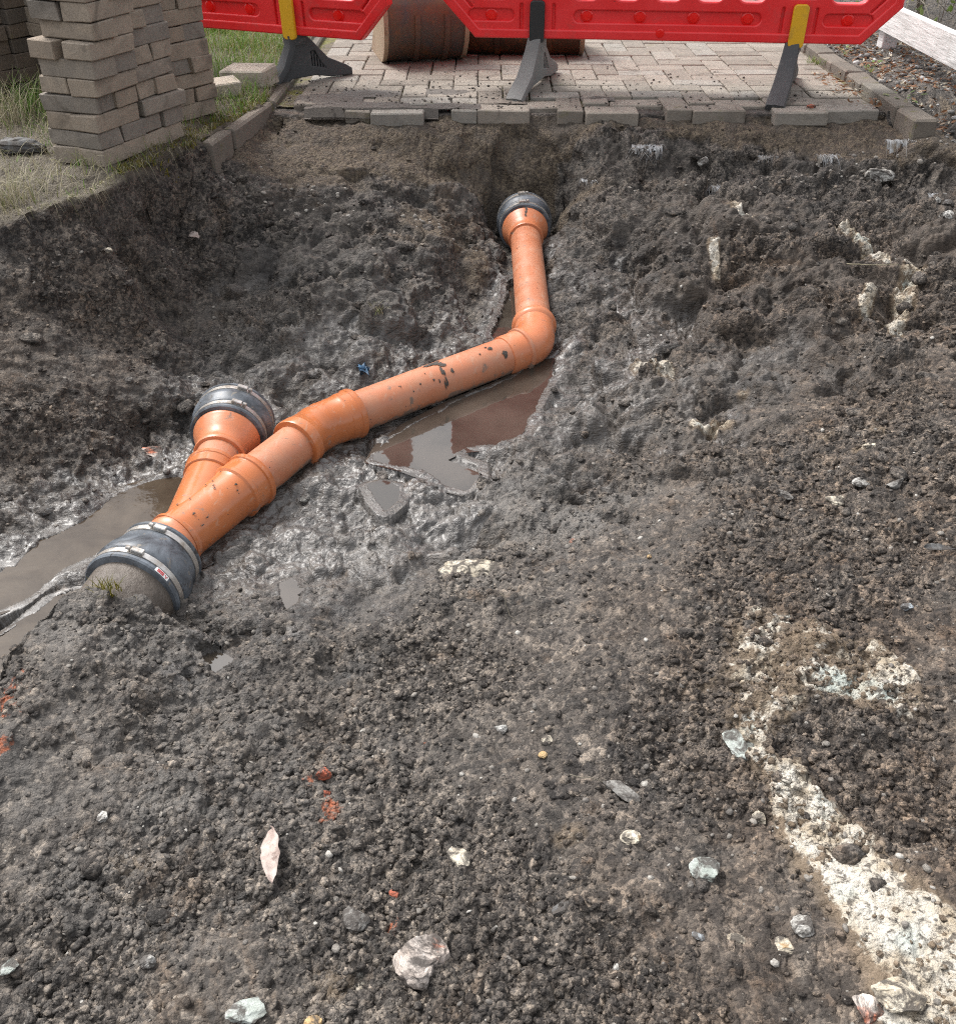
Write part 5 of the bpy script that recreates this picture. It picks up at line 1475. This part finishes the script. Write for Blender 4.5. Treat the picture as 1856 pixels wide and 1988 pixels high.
# ================================================================== excavator buckets
def make_bucket_obj(loc, rz, width, prof, shell_mat, label, ears=True):
    """prof: outer section in (y, z), convex back towards -y; open side towards +y"""
    root = empty("excavator_bucket", loc, rz); tag(root, label, 'bucket')
    th_ = .012
    n = len(prof); V = []; F = []
    for sx in (-width / 2, width / 2):
        for (y, z) in prof: V.append((sx, y, z))
    cyy = sum(p[0] for p in prof) / n + .15; czz = sum(p[1] for p in prof) / n
    for sx in (-width / 2, width / 2):
        for (y, z) in prof:
            d = Vector((cyy - y, czz - z)).normalized() * th_; V.append((sx, y + d.x, z + d.y))
    for k in range(n - 1):
        F.append((k, k + 1, n + k + 1, n + k)); F.append((2 * n + k + 1, 2 * n + k, 3 * n + k, 3 * n + k + 1))
        F.append((k + 1, k, 2 * n + k, 2 * n + k + 1)); F.append((n + k, n + k + 1, 3 * n + k + 1, 3 * n + k))
    F.append((0, n, 3 * n, 2 * n)); F.append((n - 1, 3 * n - 1, 4 * n - 1, 2 * n - 1))
    me = pymesh("shell", V, F); sh = link("shell", me, M[shell_mat], root); shade(sh, 30)
    for sx in (-1, 1):      # side plates
        pl = curve_plate("side", [(y * 1.02 - .004, z * 1.01 + .001) for y, z in prof], [], .010, .003); pl.transform(Matrix.Rotation(R(90), 4, 'Z'))
        o = link("side_plate", pl, M['bucket_edge'], root); o.location = (sx * (width / 2 + .011), 0, 0); shade(o)
    # wear strips on the back
    for fx_ in (-.12, .27):
        V = []; F = []; i0, i1 = n // 5, n * 4 // 5
        for k in range(i0, i1):
            y, z = prof[k]; d = Vector((cyy - y, czz - z)).normalized()
            for (ox, oo) in ((-.014, .002), (-.011, -.010), (.011, -.010), (.014, .002)): V.append((fx_ * width + ox, y + d.x * oo, z + d.y * oo))
        m = i1 - i0
        for k in range(m - 1):
            for q in range(3): F.append((k * 4 + q, k * 4 + q + 1, k * 4 + q + 5, k * 4 + q + 4))
        F.append((0, 1, 2, 3)); F.append(((m - 1) * 4 + 3, (m - 1) * 4 + 2, (m - 1) * 4 + 1, (m - 1) * 4))
        o = link("wear_strip", pymesh("strip", V, F), M[shell_mat], root)
    # stiffening tube along the top, ears for the hitch
    y, z = prof[-1]
    o = link("top_tube", lathe((-width / 2 - .02, y + .0, z + .018), (width, y, z + .018), [(0, .028), (width + .04, .028)], 24), M['bucket_rust'], root); shade(o)
    if ears:
        for ex in (-.1, .1):
            pl = curve_plate("ear", [(y - .03, z), (y - .05, z + .14), (y + .0, z + .20), (y + .09, z + .18), (y + .14, z + .05), (y + .12, z)], [[(y + .02 + .02 * math.cos(t), z + .14 + .02 * math.sin(t)) for t in np.linspace(0, 6.0, 14)]], .012, .002)
            pl.transform(Matrix.Rotation(R(90), 4, 'Z')); o = link("hitch_ear", pl, M[shell_mat], root); o.location = (ex, 0, 0)
    # lip with teeth on the far open side
    y0, z0_ = prof[0]
    bm = bmesh.new(); bmesh.ops.create_cube(bm, size=1, matrix=Matrix.Translation((0, y0 + .02, z0_ + .014)) @ Matrix.Diagonal((width, .09, .022, 1)))
    bmesh.ops.bevel(bm, geom=bm.edges[:], offset=.004, segments=1, affect='EDGES'); me = bpy.data.meshes.new("lip"); bm.to_mesh(me); bm.free()
    link("cutting_lip", me, M['bucket_edge'], root)
    return root
def section(rad, reach, hgt):
    pts = [(reach, .0)]
    for k in range(15):
        t = R(-90 - 118 * k / 14); pts.append((rad * math.cos(t) * 1.0, rad + rad * math.sin(t)))
    pts.append((-rad * .45, hgt)); pts.append((-rad * .30, hgt + .02))
    return pts
pb = P(812, 129, 0); 
make_bucket_obj((pb.x + .005, pb.y + .17, .0), R(13), .33, section(.17, .28, .33), 'bucket', 'worn steel digger bucket standing behind the gap between the barriers')
pb2 = P(1000, 116, 0)
make_bucket_obj((pb2.x - .005, pb2.y + .16, .0), R(-2), .60, section(.13, .28, .25), 'bucket_rust', 'wide rusty digger bucket behind the right barrier', ears=False)

# ================================================================== timber edging fence and hedge on the right
fence = empty("timber_fence", (1.905, 4.5, 0)); tag(fence, 'weathered grey-white timber board fence rail on the right', 'fence')
def beam(name, lx, ly, lz, loc, rot, parent, mat='wood', seed=1):
    o = link(name, block_mesh(name, lx, ly, lz, .004, seed, .003), M[mat], parent); o.location = loc; o.rotation_euler = rot; return o
beam("rail", .030, 2.3, .125, (0, -.45, .13), (0, R(-6), 0), fence)
beam("post", .07, .07, .55, (.05, .52, .20), (0, 0, 0), fence, seed=2)
beam("post", .07, .07, .55, (.06, -1.3, .20), (0, 0, 0), fence, seed=3)

def ribbons(name, paths, widths, mat, parent=None):
    """one mesh of tapering flat blades; paths (n, k, 3)"""
    n, k, _ = paths.shape
    T = np.gradient(paths, axis=1); side = np.cross(T, np.array([0, 0, 1.0])); ln = np.linalg.norm(side, axis=2, keepdims=True)
    rg = np.random.default_rng(n)
    alt = rg.normal(size=(n, 1, 3)); side = np.where(ln < 1e-4, alt, side); side += 0.35 * np.linalg.norm(side, axis=2, keepdims=True) * alt
    side /= np.linalg.norm(side, axis=2, keepdims=True) + 1e-9
    tap = np.linspace(1, .12, k)[None, :, None] * widths[:, None, None] / 2
    V = np.stack([paths - side * tap, paths + side * tap], 2).reshape(-1, 3)
    base = (np.arange(n) * k * 2)[:, None] + (np.arange(k - 1) * 2)[None]
    F = np.stack([base, base + 1, base + 3, base + 2], -1).reshape(-1, 4)
    return link(name, npmesh(name, V, F), M[mat], parent)
def blades(n, xy, zb, length, lean, rng, k=4, curl=1.0):
    az = rng.uniform(0, 2 * np.pi, n); ln = length; le = lean
    t = np.linspace(0, 1, k)[None, :]
    out = le[:, None] * (t ** 1.6) * curl; up = np.sqrt(np.maximum(1 - (le[:, None] * t) ** 2 * .75, .05)) * t
    px_ = xy[:, 0:1] + np.cos(az)[:, None] * out * ln[:, None]; py_ = xy[:, 1:2] + np.sin(az)[:, None] * out * ln[:, None]
    return np.stack([px_, py_, zb[:, None] + up * ln[:, None]], -1)

rg = np.random.default_rng(77)
hedge = empty("hedge", (2.35, 4.6, 0)); tag(hedge, 'dark hedge of dry tangled twigs behind the timber fence', 'hedge')
n = 3600
hx_ = rg.uniform(1.99, 2.9, n); hy_ = rg.uniform(3.3, 6.8, n); hz_ = rg.uniform(0, 1.0, n) ** 1.2
st_ = np.c_[hx_, hy_, hz_ * .8]
dr = rg.normal(size=(n, 3)) * np.array([.7, .9, .8]) + np.array([0, 0, .5]); dr /= np.linalg.norm(dr, axis=1)[:, None]
ln_ = rg.uniform(.08, .35, n); t = np.linspace(0, 1, 5)[None, :, None]
bendv = rg.normal(size=(n, 1, 3)) * .25
pth = st_[:, None] + dr[:, None] * t * ln_[:, None, None] + bendv * (t * t) * ln_[:, None, None]
pth[:, :, 0] = np.maximum(pth[:, :, 0], 1.965); pth[:, :, 2] = np.maximum(pth[:, :, 2], .003)
o = ribbons("twigs", pth - np.array(hedge.location[:]), rg.uniform(.0015, .006, n), 'twig', hedge)
for k in range(9):
    x, y = rg.uniform(2.1, 2.7), 3.5 + k * .36; ptsb = [Vector((x - 2.35, y - 4.6, -.02))]
    for q in range(5): ptsb.append(ptsb[-1] + Vector((rg.uniform(-.06, .06), rg.uniform(-.06, .06), .2)))
    link("stem", sweep(ptsb, [.014, .012, .010, .008, .006, .003], 8), M['twig'], hedge, True)

def leaf_cards(n, ctr, size, rng, cup=.25):
    """small folded leaves with pointed ends: 6 vertices, 4 triangles"""
    L = np.array([[-1, 0, 0], [-.2, .42, .12], [.45, .34, .10], [1, 0, .02], [.45, -.34, .10], [-.2, -.42, .12], [.1, 0, -.02]], float)
    L[:, 2] *= cup / .12
    F = np.array([[0, 6, 1], [1, 6, 2], [2, 6, 3], [3, 6, 4], [4, 6, 5], [5, 6, 0]])
    Rm = rots(n, rng)
    W = np.einsum('nij,vj->nvi', Rm, L) * size[:, None, None]
    return W, F
def leaves(name, ctr, size, mat, rng, flat=.35, parent=None):
    n = len(ctr); W, F = leaf_cards(n, ctr, size, rng); W[:, :, 2] *= flat; W = W + ctr[:, None, :]
    W[:, :, 2] += (size * flat * .5)[:, None]
    FF = (F[None] + (np.arange(n) * 7)[:, None, None]).reshape(-1, 3)
    return link(name, npmesh(name, W.reshape(-1, 3), FF), M[mat], parent)
n = 900
c_ = np.c_[rg.uniform(1.98, 2.9, n), rg.uniform(3.3, 6.5, n), rg.uniform(.02, .9, n)]
o = leaves("leaves", c_ - np.array(hedge.location[:]), rg.uniform(.008, .022, n), 'weed', rg, 1.0, hedge)
# verge between kerb and fence: gravel and litter
n = 900
gx_ = rg.uniform(1.66, 2.05, n); gy_ = rg.uniform(3.45, 6.4, n)
gz = np.array([ground_z(x, y) for x, y in zip(gx_, gy_)])
tag(link("verge_gravel", lumps(np.c_[gx_, gy_, gz], .004 + .012 * rg.random(n) ** 2, 12, ICO1, .7, .3, .2), M['gravel']), 'pale gravel between the right kerb and the fence', 'gravel', kind='stuff')
n = 1700
gx_ = np.r_[rg.uniform(1.68, 2.1, n - 120), rg.uniform(1.40, 1.56, 120)]; gy_ = np.r_[rg.uniform(3.4, 6.2, n - 120), rg.uniform(3.78, 4.4, 120)]
gz = np.array([ground_z(x, y) for x, y in zip(gx_, gy_)]); gz[-120:] = .001
tag(leaves("leaf_litter", np.c_[gx_, gy_, gz + .004], rg.uniform(.007, .020, n), 'litter', rg, .45), 'brown and pale fallen leaves on the right verge and kerb', 'leaf litter', kind='stuff')

# small weeds rooted along the right kerb and in the paving joints
def weed(u, v, z, n, size, label, seed, h=.06):
    r = np.random.default_rng(seed); p = P(u, v, z); root = empty("weed_plant", p); tag(root, label, 'weed')
    az = r.uniform(0, 6.28, n); el = r.uniform(.25, 1.2, n); ln_ = r.uniform(.4, 1, n) * h
    tips = np.c_[np.cos(az) * np.cos(el), np.sin(az) * np.cos(el), np.sin(el)] * ln_[:, None]
    t = np.linspace(0, 1, 4)[None, :, None]
    ribbons("stem", tips[:, None] * t, np.full(n, .003), 'weed', root)
    for k in range(n):
        L = np.array([[-.1, 0, 0], [.3, .28, .08], [.75, .25, .06], [1.1, 0, -.05], [.75, -.25, .06], [.3, -.28, .08], [.5, 0, 0]])
        ca, sa = math.cos(az[k]), math.sin(az[k]); s = size * r.uniform(.6, 1.2)
        W = np.c_[L[:, 0] * ca - L[:, 1] * sa, L[:, 0] * sa + L[:, 1] * ca, L[:, 2] + L[:, 0] * (.5 - .6 * r.random())] * s + tips[k]
        link("leaf", npmesh("leaf", W, np.array([[0, 6, 1], [1, 6, 2], [2, 6, 3], [3, 6, 4], [4, 6, 5], [5, 6, 0]])), M['weed'], root)
weed(1752, 205, .0, 14, .022, 'largest leafy weed at the near end of the right kerb', 1, .07)
weed(1690, 140, .0, 10, .020, 'light green weed halfway along the right kerb', 2, .06)
weed(1640, 105, .0, 8, .018, 'small weed at the far end of the visible right kerb', 3, .05)
def tuft(name, u, v, z, n, ln, mat, label, seed, spread=.03, lean=(.3, .95)):
    r = np.random.default_rng(seed); p = P(u, v, z)
    xy = np.c_[r.normal(0, spread, n), r.normal(0, spread, n)]
    b = blades(n, xy, np.zeros(n) - .004, r.uniform(.5, 1, n) * ln, r.uniform(*lean, n), r)
    o = ribbons(name, b, r.uniform(.0018, .004, n), mat); o.location = p
    return tag(o, label, 'grass tuft')
tuft("grass_tuft", 1582, 122, .0, 60, .045, 'weed', 'small grass tuft in a paving joint right of the right barrier foot', 4, .018)
def gtuft(u, v, n, ln, mat, label, seed, z0=-.38, spread=.02, lean=(.4, .98)):
    p = on_ground(u, v, z0); o = tuft("grass_tuft", u, v, p.z, n, ln, mat, label, seed, spread, lean); o.location = p; return o
gtuft(738, 605, 50, .04, 'drygrass', 'wisp of dry grass in the mud slope above the long pipe', 5, -.35, .012)
p = pC + dYC * .02
o = tuft("grass_tuft", 240, 1180, -.33, 60, .045, 'moss', 'scrap of moss and grass on top of the clay pipe', 6, .012); o.location = (p.x + .01, p.y - .055, ground_z(p.x + .01, p.y - .055) + .004 if ground_z(p.x + .01, p.y - .055) > -.33 else AX + .089)

# ================================================================== grass verge on the left
def verge_pts(n, rng, u0=-1.9, u1=-.72, y0=2.2, y1=6.6, w=None):
    out = []
    x = rng.uniform(u0, u1, n * 4); y = rng.uniform(y0, y1, n * 4)
    s = sdist(x, y, VERGE_POLY)
    m = (s < -.005)
    if w is not None: m &= rng.random(len(x)) < w(x, y, s)
    x, y = x[m][:n], y[m][:n]
    z = np.array([ground_z(a, b) for a, b in zip(x, y)])
    return np.c_[x, y], z
def clear_stack(x, y, s):
    d = np.full(len(x), 1.0)
    for (u, v, rz) in ((203, 324, 70), (289, 290, 68), (346, 238, 56)):
        c = P(u, v, .02); q = Vector((c.x, c.y)) + Matrix.Rotation(R(rz), 2) @ Vector((.1, .1))
        d = np.minimum(d, np.hypot(x - q.x, y - q.y))
    return d
patchy = lambda x, y: fbm(np.c_[x, y, np.zeros(len(x))] * 2.5, 61, 3)
xy, z = verge_pts(15000, rg, w=lambda x, y, s: np.where(clear_stack(x, y, s) < .11, 0, np.clip(.15 + .9 * sstep(3.3, 3.9, y) + .35 * patchy(x, y), 0, 1)))
n = len(z); hgt = (.025 + .06 * rg.random(n)) * (.55 + .6 * sstep(3.4, 4.3, xy[:, 1]) + .5 * np.clip(patchy(xy[:, 0], xy[:, 1]), -.5, 1))
tag(ribbons("grass", blades(n, xy, z - .004, hgt, rg.uniform(.2, .95, n), rg), rg.uniform(.0016, .0042, n), 'grass'), 'green grass growing on the verge left of the paving', 'grass', kind='stuff')
xy, z = verge_pts(3000, rg, w=lambda x, y, s: np.where((clear_stack(x, y, s) < .11) | (s > -.05 + .04 * patchy(x, y)), 0, np.clip(.7 - .5 * sstep(3.2, 4.2, y) + .2 * patchy(x, y), 0, 1)))
n = len(z)
tag(ribbons("dry_grass", blades(n, xy, z - .003, .03 + .07 * rg.random(n) ** 2, rg.uniform(.6, .99, n), rg), rg.uniform(.0014, .0034, n), 'drygrass'), 'dry straw coloured grass on the verge round the brick stacks', 'dry grass', kind='stuff')
# moss along the kerb edge and overhanging the trench
xy, z = verge_pts(5200, rg, -1.1, -.74, 2.9, 5.2, lambda x, y, s: np.where(clear_stack(x, y, s) < .10, 0, np.exp(-(np.maximum(-s, 0) / .09) ** 2)) * np.clip(.6 + 1.1 * patchy(x, y), 0, 1))
n = len(z)
tag(ribbons("moss", blades(n, xy, z - .004, .008 + .016 * rg.random(n), rg.uniform(.3, .99, n), rg, 3), rg.uniform(.003, .006, n), 'moss'), 'yellow green moss along the left kerb and trench lip', 'moss', kind='stuff')
def sheaf(u, v, z, n, ln, label, seed, mat='drygrass', spread=.05):
    return tuft("grass_tuft", u, v, z, n, ln, mat, label, seed, spread, (.45, .99))
sheaf(20, 235, .02, 130, .20, 'long pale grass tuft at the left edge below the dark stacks', 11, 'drygrass', .05)
sheaf(70, 215, .02, 110, .17, 'green grass tuft between the dark stacks and the front stack', 12, 'grass', .05)
sheaf(0, 400, .01, 140, .16, 'pale straw tuft hanging over the trench at the left edge', 13, 'drygrass', .05)
sheaf(185, 312, .02, 90, .07, 'grass tuft at the foot of the front brick stack', 14, 'grass', .03)
sheaf(270, 322, -.01, 60, .07, 'dry roots and grass drooping from the trench lip below the stack', 15, 'drygrass', .03)
sheaf(430, 60, .02, 260, .12, 'thick green grass clump below the left barrier', 16, 'grass', .055)
sheaf(470, 90, .02, 160, .10, 'smaller green grass clump behind the loose block', 17, 'grass', .06)
sheaf(60, 372, .0, 90, .10, 'trampled straw on the bare verge corner', 18, 'drygrass', .07)

# roots and straw drooping over the trench lip
nr2 = 210; sg = rg.integers(2, 10, nr2); tt = rg.random(nr2)
bx_ = np.array([VERGE[k].x * (1 - t_) + VERGE[k + 1].x * t_ for k, t_ in zip(sg, tt)]); by_ = np.array([VERGE[k].y * (1 - t_) + VERGE[k + 1].y * t_ for k, t_ in zip(sg, tt)])
dx_ = rg.uniform(-.5, 1.1, nr2); dy_ = rg.uniform(-1, -.1, nr2); ln_ = rg.uniform(.015, .07, nr2); t = np.linspace(0, 1, 5)[None, :]
pth = np.stack([bx_[:, None] - .02 + dx_[:, None] * ln_[:, None] * t * .8, by_[:, None] + .015 + dy_[:, None] * ln_[:, None] * t * .8, .022 + .015 * np.sin(t * 3) - t * t * ln_[:, None] * rg.uniform(.2, 1.0, nr2)[:, None]], -1)
tag(ribbons("hanging_roots", pth, rg.uniform(.0012, .003, nr2), 'drygrass'), 'thin roots and straw drooping over the left trench lip', 'roots', kind='stuff')

# ================================================================== torn membrane along the sand lip
def membrane(u, v, wpx, drop, nf_, label, seed):
    r = np.random.default_rng(seed); p = on_ground(u, v, -.1); root = empty("torn_membrane", p); tag(root, label, 'membrane')
    zc = p.y * math.cos(PITCH) + (CAM_H - p.z) * math.sin(PITCH); w = wpx / FOC * zc / 2
    nx_, ny_ = 14, 5; V = []; F = []
    for j in range(ny_ + 1):
        for i in range(nx_ + 1):
            t = j / ny_; x = (2 * i / nx_ - 1) * w
            V.append((x, .012 - t * drop * .75 + .004 * math.sin(i * 1.7 + seed), .004 + .002 * math.sin(i * 2.3 + j) - t * t * drop * .75 * (.8 + .3 * math.sin(i * 1.1 + seed))))
    k = lambda i, j: j * (nx_ + 1) + i
    for j in range(ny_):
        for i in range(nx_):
            if j < 2 + 3 * abs(math.sin(i * 1.3 + seed)) * .8: F.append((k(i, j), k(i + 1, j), k(i + 1, j + 1), k(i, j + 1)))
    link("fabric", pymesh("fabric", V, F), M['fabric'], root, True)
    x0 = r.uniform(-w, w, nf_); t = np.linspace(0, 1, 5)[None, :]
    ln_ = r.uniform(.35, 1.15, nf_) * drop * 1.5
    px_ = x0[:, None] + r.normal(0, .35, nf_)[:, None] * ln_[:, None] * t
    py_ = r.uniform(-.02, .01, nf_)[:, None] - t * ln_[:, None] * r.uniform(.4, .9, nf_)[:, None]
    pz_ = .008 - t ** 1.5 * ln_[:, None] * r.uniform(.45, .75, nf_)[:, None] + .006 * np.sin(t * 3)
    f = ribbons("fibres", np.stack([px_, py_, pz_], -1), r.uniform(.0008, .0015, nf_), 'fibre', root); f['kind'] = 'stuff'
membrane(1066, 294, 66, .045, 60, 'torn grey woven membrane hanging right above the far coupling', 1)
membrane(1000, 310, 50, .045, 26, 'few frayed fibres left of the membrane above the far coupling', 2)
membrane(1256, 284, 60, .055, 46, 'frayed membrane under the middle of the paving edge', 3)
membrane(1402, 292, 84, .055, 90, 'widest fringe of white membrane fibres, above the pale pointed stone', 4)
membrane(1495, 288, 44, .03, 24, 'short fringe of membrane fibres right of the widest one', 5)
membrane(1605, 304, 40, .045, 26, 'thin fringe of fibres left of the large angular stone', 6)
membrane(1752, 318, 84, .05, 60, 'arched fringe of membrane fibres above the large angular stone', 7)
membrane(1838, 334, 44, .055, 44, 'membrane fringe at the right picture edge', 8)
membrane(1146, 290, 26, .03, 18, 'little pale fibre scrap between the far coupling and the middle fringe', 9)

# ================================================================== small loose things
def big_leaf(u, v, px, ang, label, seed, z0=-.38, asp=.42):
    p = on_ground(u, v, z0); zc = p.y * math.cos(PITCH) + (CAM_H - p.z) * math.sin(PITCH); L = px / FOC * zc / 2
    r = random.Random(seed); n = 22; V = []; F = []
    for i in range(n + 1):
        t = i / n; x = (2 * t - 1) * L
        w = L * asp * math.sin(math.pi * t ** .8) ** .8 * (1 + .06 * math.sin(i * 1.1 + seed)) + .0006
        for j, s in enumerate((-1, -.5, 0, .5, 1)):
            ww = w * (1 + .05 * math.sin(i * .9 + j * 2 + seed))
            V.append((x, s * ww, .18 * L * (abs(s) ** 1.5) * .6 + .10 * L * math.sin(t * 4 + s) + .02 * L * math.sin(i * 1.7 + j)))
    for i in range(n):
        for j in range(4):
            k = i * 5 + j; F.append((k, k + 1, k + 6, k + 5))
    o = link("dead_leaf", pymesh("leaf", V, F), M['deadleaf'], None, True)
    md = o.modifiers.new("thickness", 'SOLIDIFY'); md.thickness = .0006
    o.location = p + Vector((0, 0, .016 + .16 * L)); o.rotation_euler = (R(16), R(-4), ang)
    return tag(o, label, 'leaf')
big_leaf(532, 1680, 128, R(-80), 'large pale curled dead leaf lying in the left foreground', 1, -.39, .28)
big_leaf(381, 476, 38, R(-50), 'pale pinkish dead leaf on the left bank below the brick stacks', 2, -.24, .45)
big_leaf(1820, 1080, 60, R(-12), 'dark curled leaf at the right picture edge', 3, -.3, .25).data.materials[0] = M['stone_dark']

def strand(u0, v0, u1, v1, rad, mat, label, seed, z0=-.38, name="twig", lift=.006, cat='twig'):
    a, b = on_ground(u0, v0, z0), on_ground(u1, v1, z0); r = random.Random(seed); pts = []
    for k in range(9):
        t = k / 8; q = a.lerp(b, t); q.z = max(ground_z(q.x, q.y) + lift, q.z + lift) + r.uniform(0, .003); q.x += r.uniform(-.003, .003); q.y += r.uniform(-.003, .003); pts.append(q)
    c = a.copy(); o = link(name, sweep([q - c for q in pts], [rad * (1 - .07 * k) for k in range(9)], 8), M[mat], None, True); o.location = c
    return tag(o, label, cat)
strand(968, 1155, 1000, 1212, .0016, 'twig', 'thin dry stalk lying on the clods right of centre', 1)
strand(1640, 516, 1750, 520, .0015, 'drygrass', 'long pale straw lying across the right slope', 2, -.22)
strand(1105, 1508, 1190, 1530, .0012, 'twig', 'thin root running to the flat grey stone flake', 3)
strand(250, 1148, 270, 1178, .0013, 'twig', 'short dry stalk on the clay pipe', 4, -.33)
o = strand(1740, 242, 1838, 226, .0022, 'litter', 'red-brown stick below the end of the right kerb', 6, -.06)
# scrap of blue film behind the long pipe
p = on_ground(708, 722, -.41); r = random.Random(3); V = []; F = []
for i in range(9):
    for j in range(6):
        x, y = i / 8 - .5, j / 5 - .5
        V.append((x * .036 + .007 * math.sin(j * 1.4), y * .024 + .006 * math.sin(i), .012 + .010 * math.sin(i * 1.3 + j * .9) + .006 * math.sin(j * 2.2 + i)))
for i in range(8):
    for j in range(5):
        if not (i in (0, 7) and j in (0, 4)): k = i * 6 + j; F.append((k, k + 1, k + 7, k + 6))
o = link("plastic_scrap", pymesh("scrap", V, F), M['blueplastic'], None, True); o.modifiers.new("thickness", 'SOLIDIFY').thickness = .0006
o.location = p; o.rotation_euler = (R(25), 0, R(-50)); tag(o, 'crumpled scrap of blue plastic film behind the long pipe', 'plastic scrap')
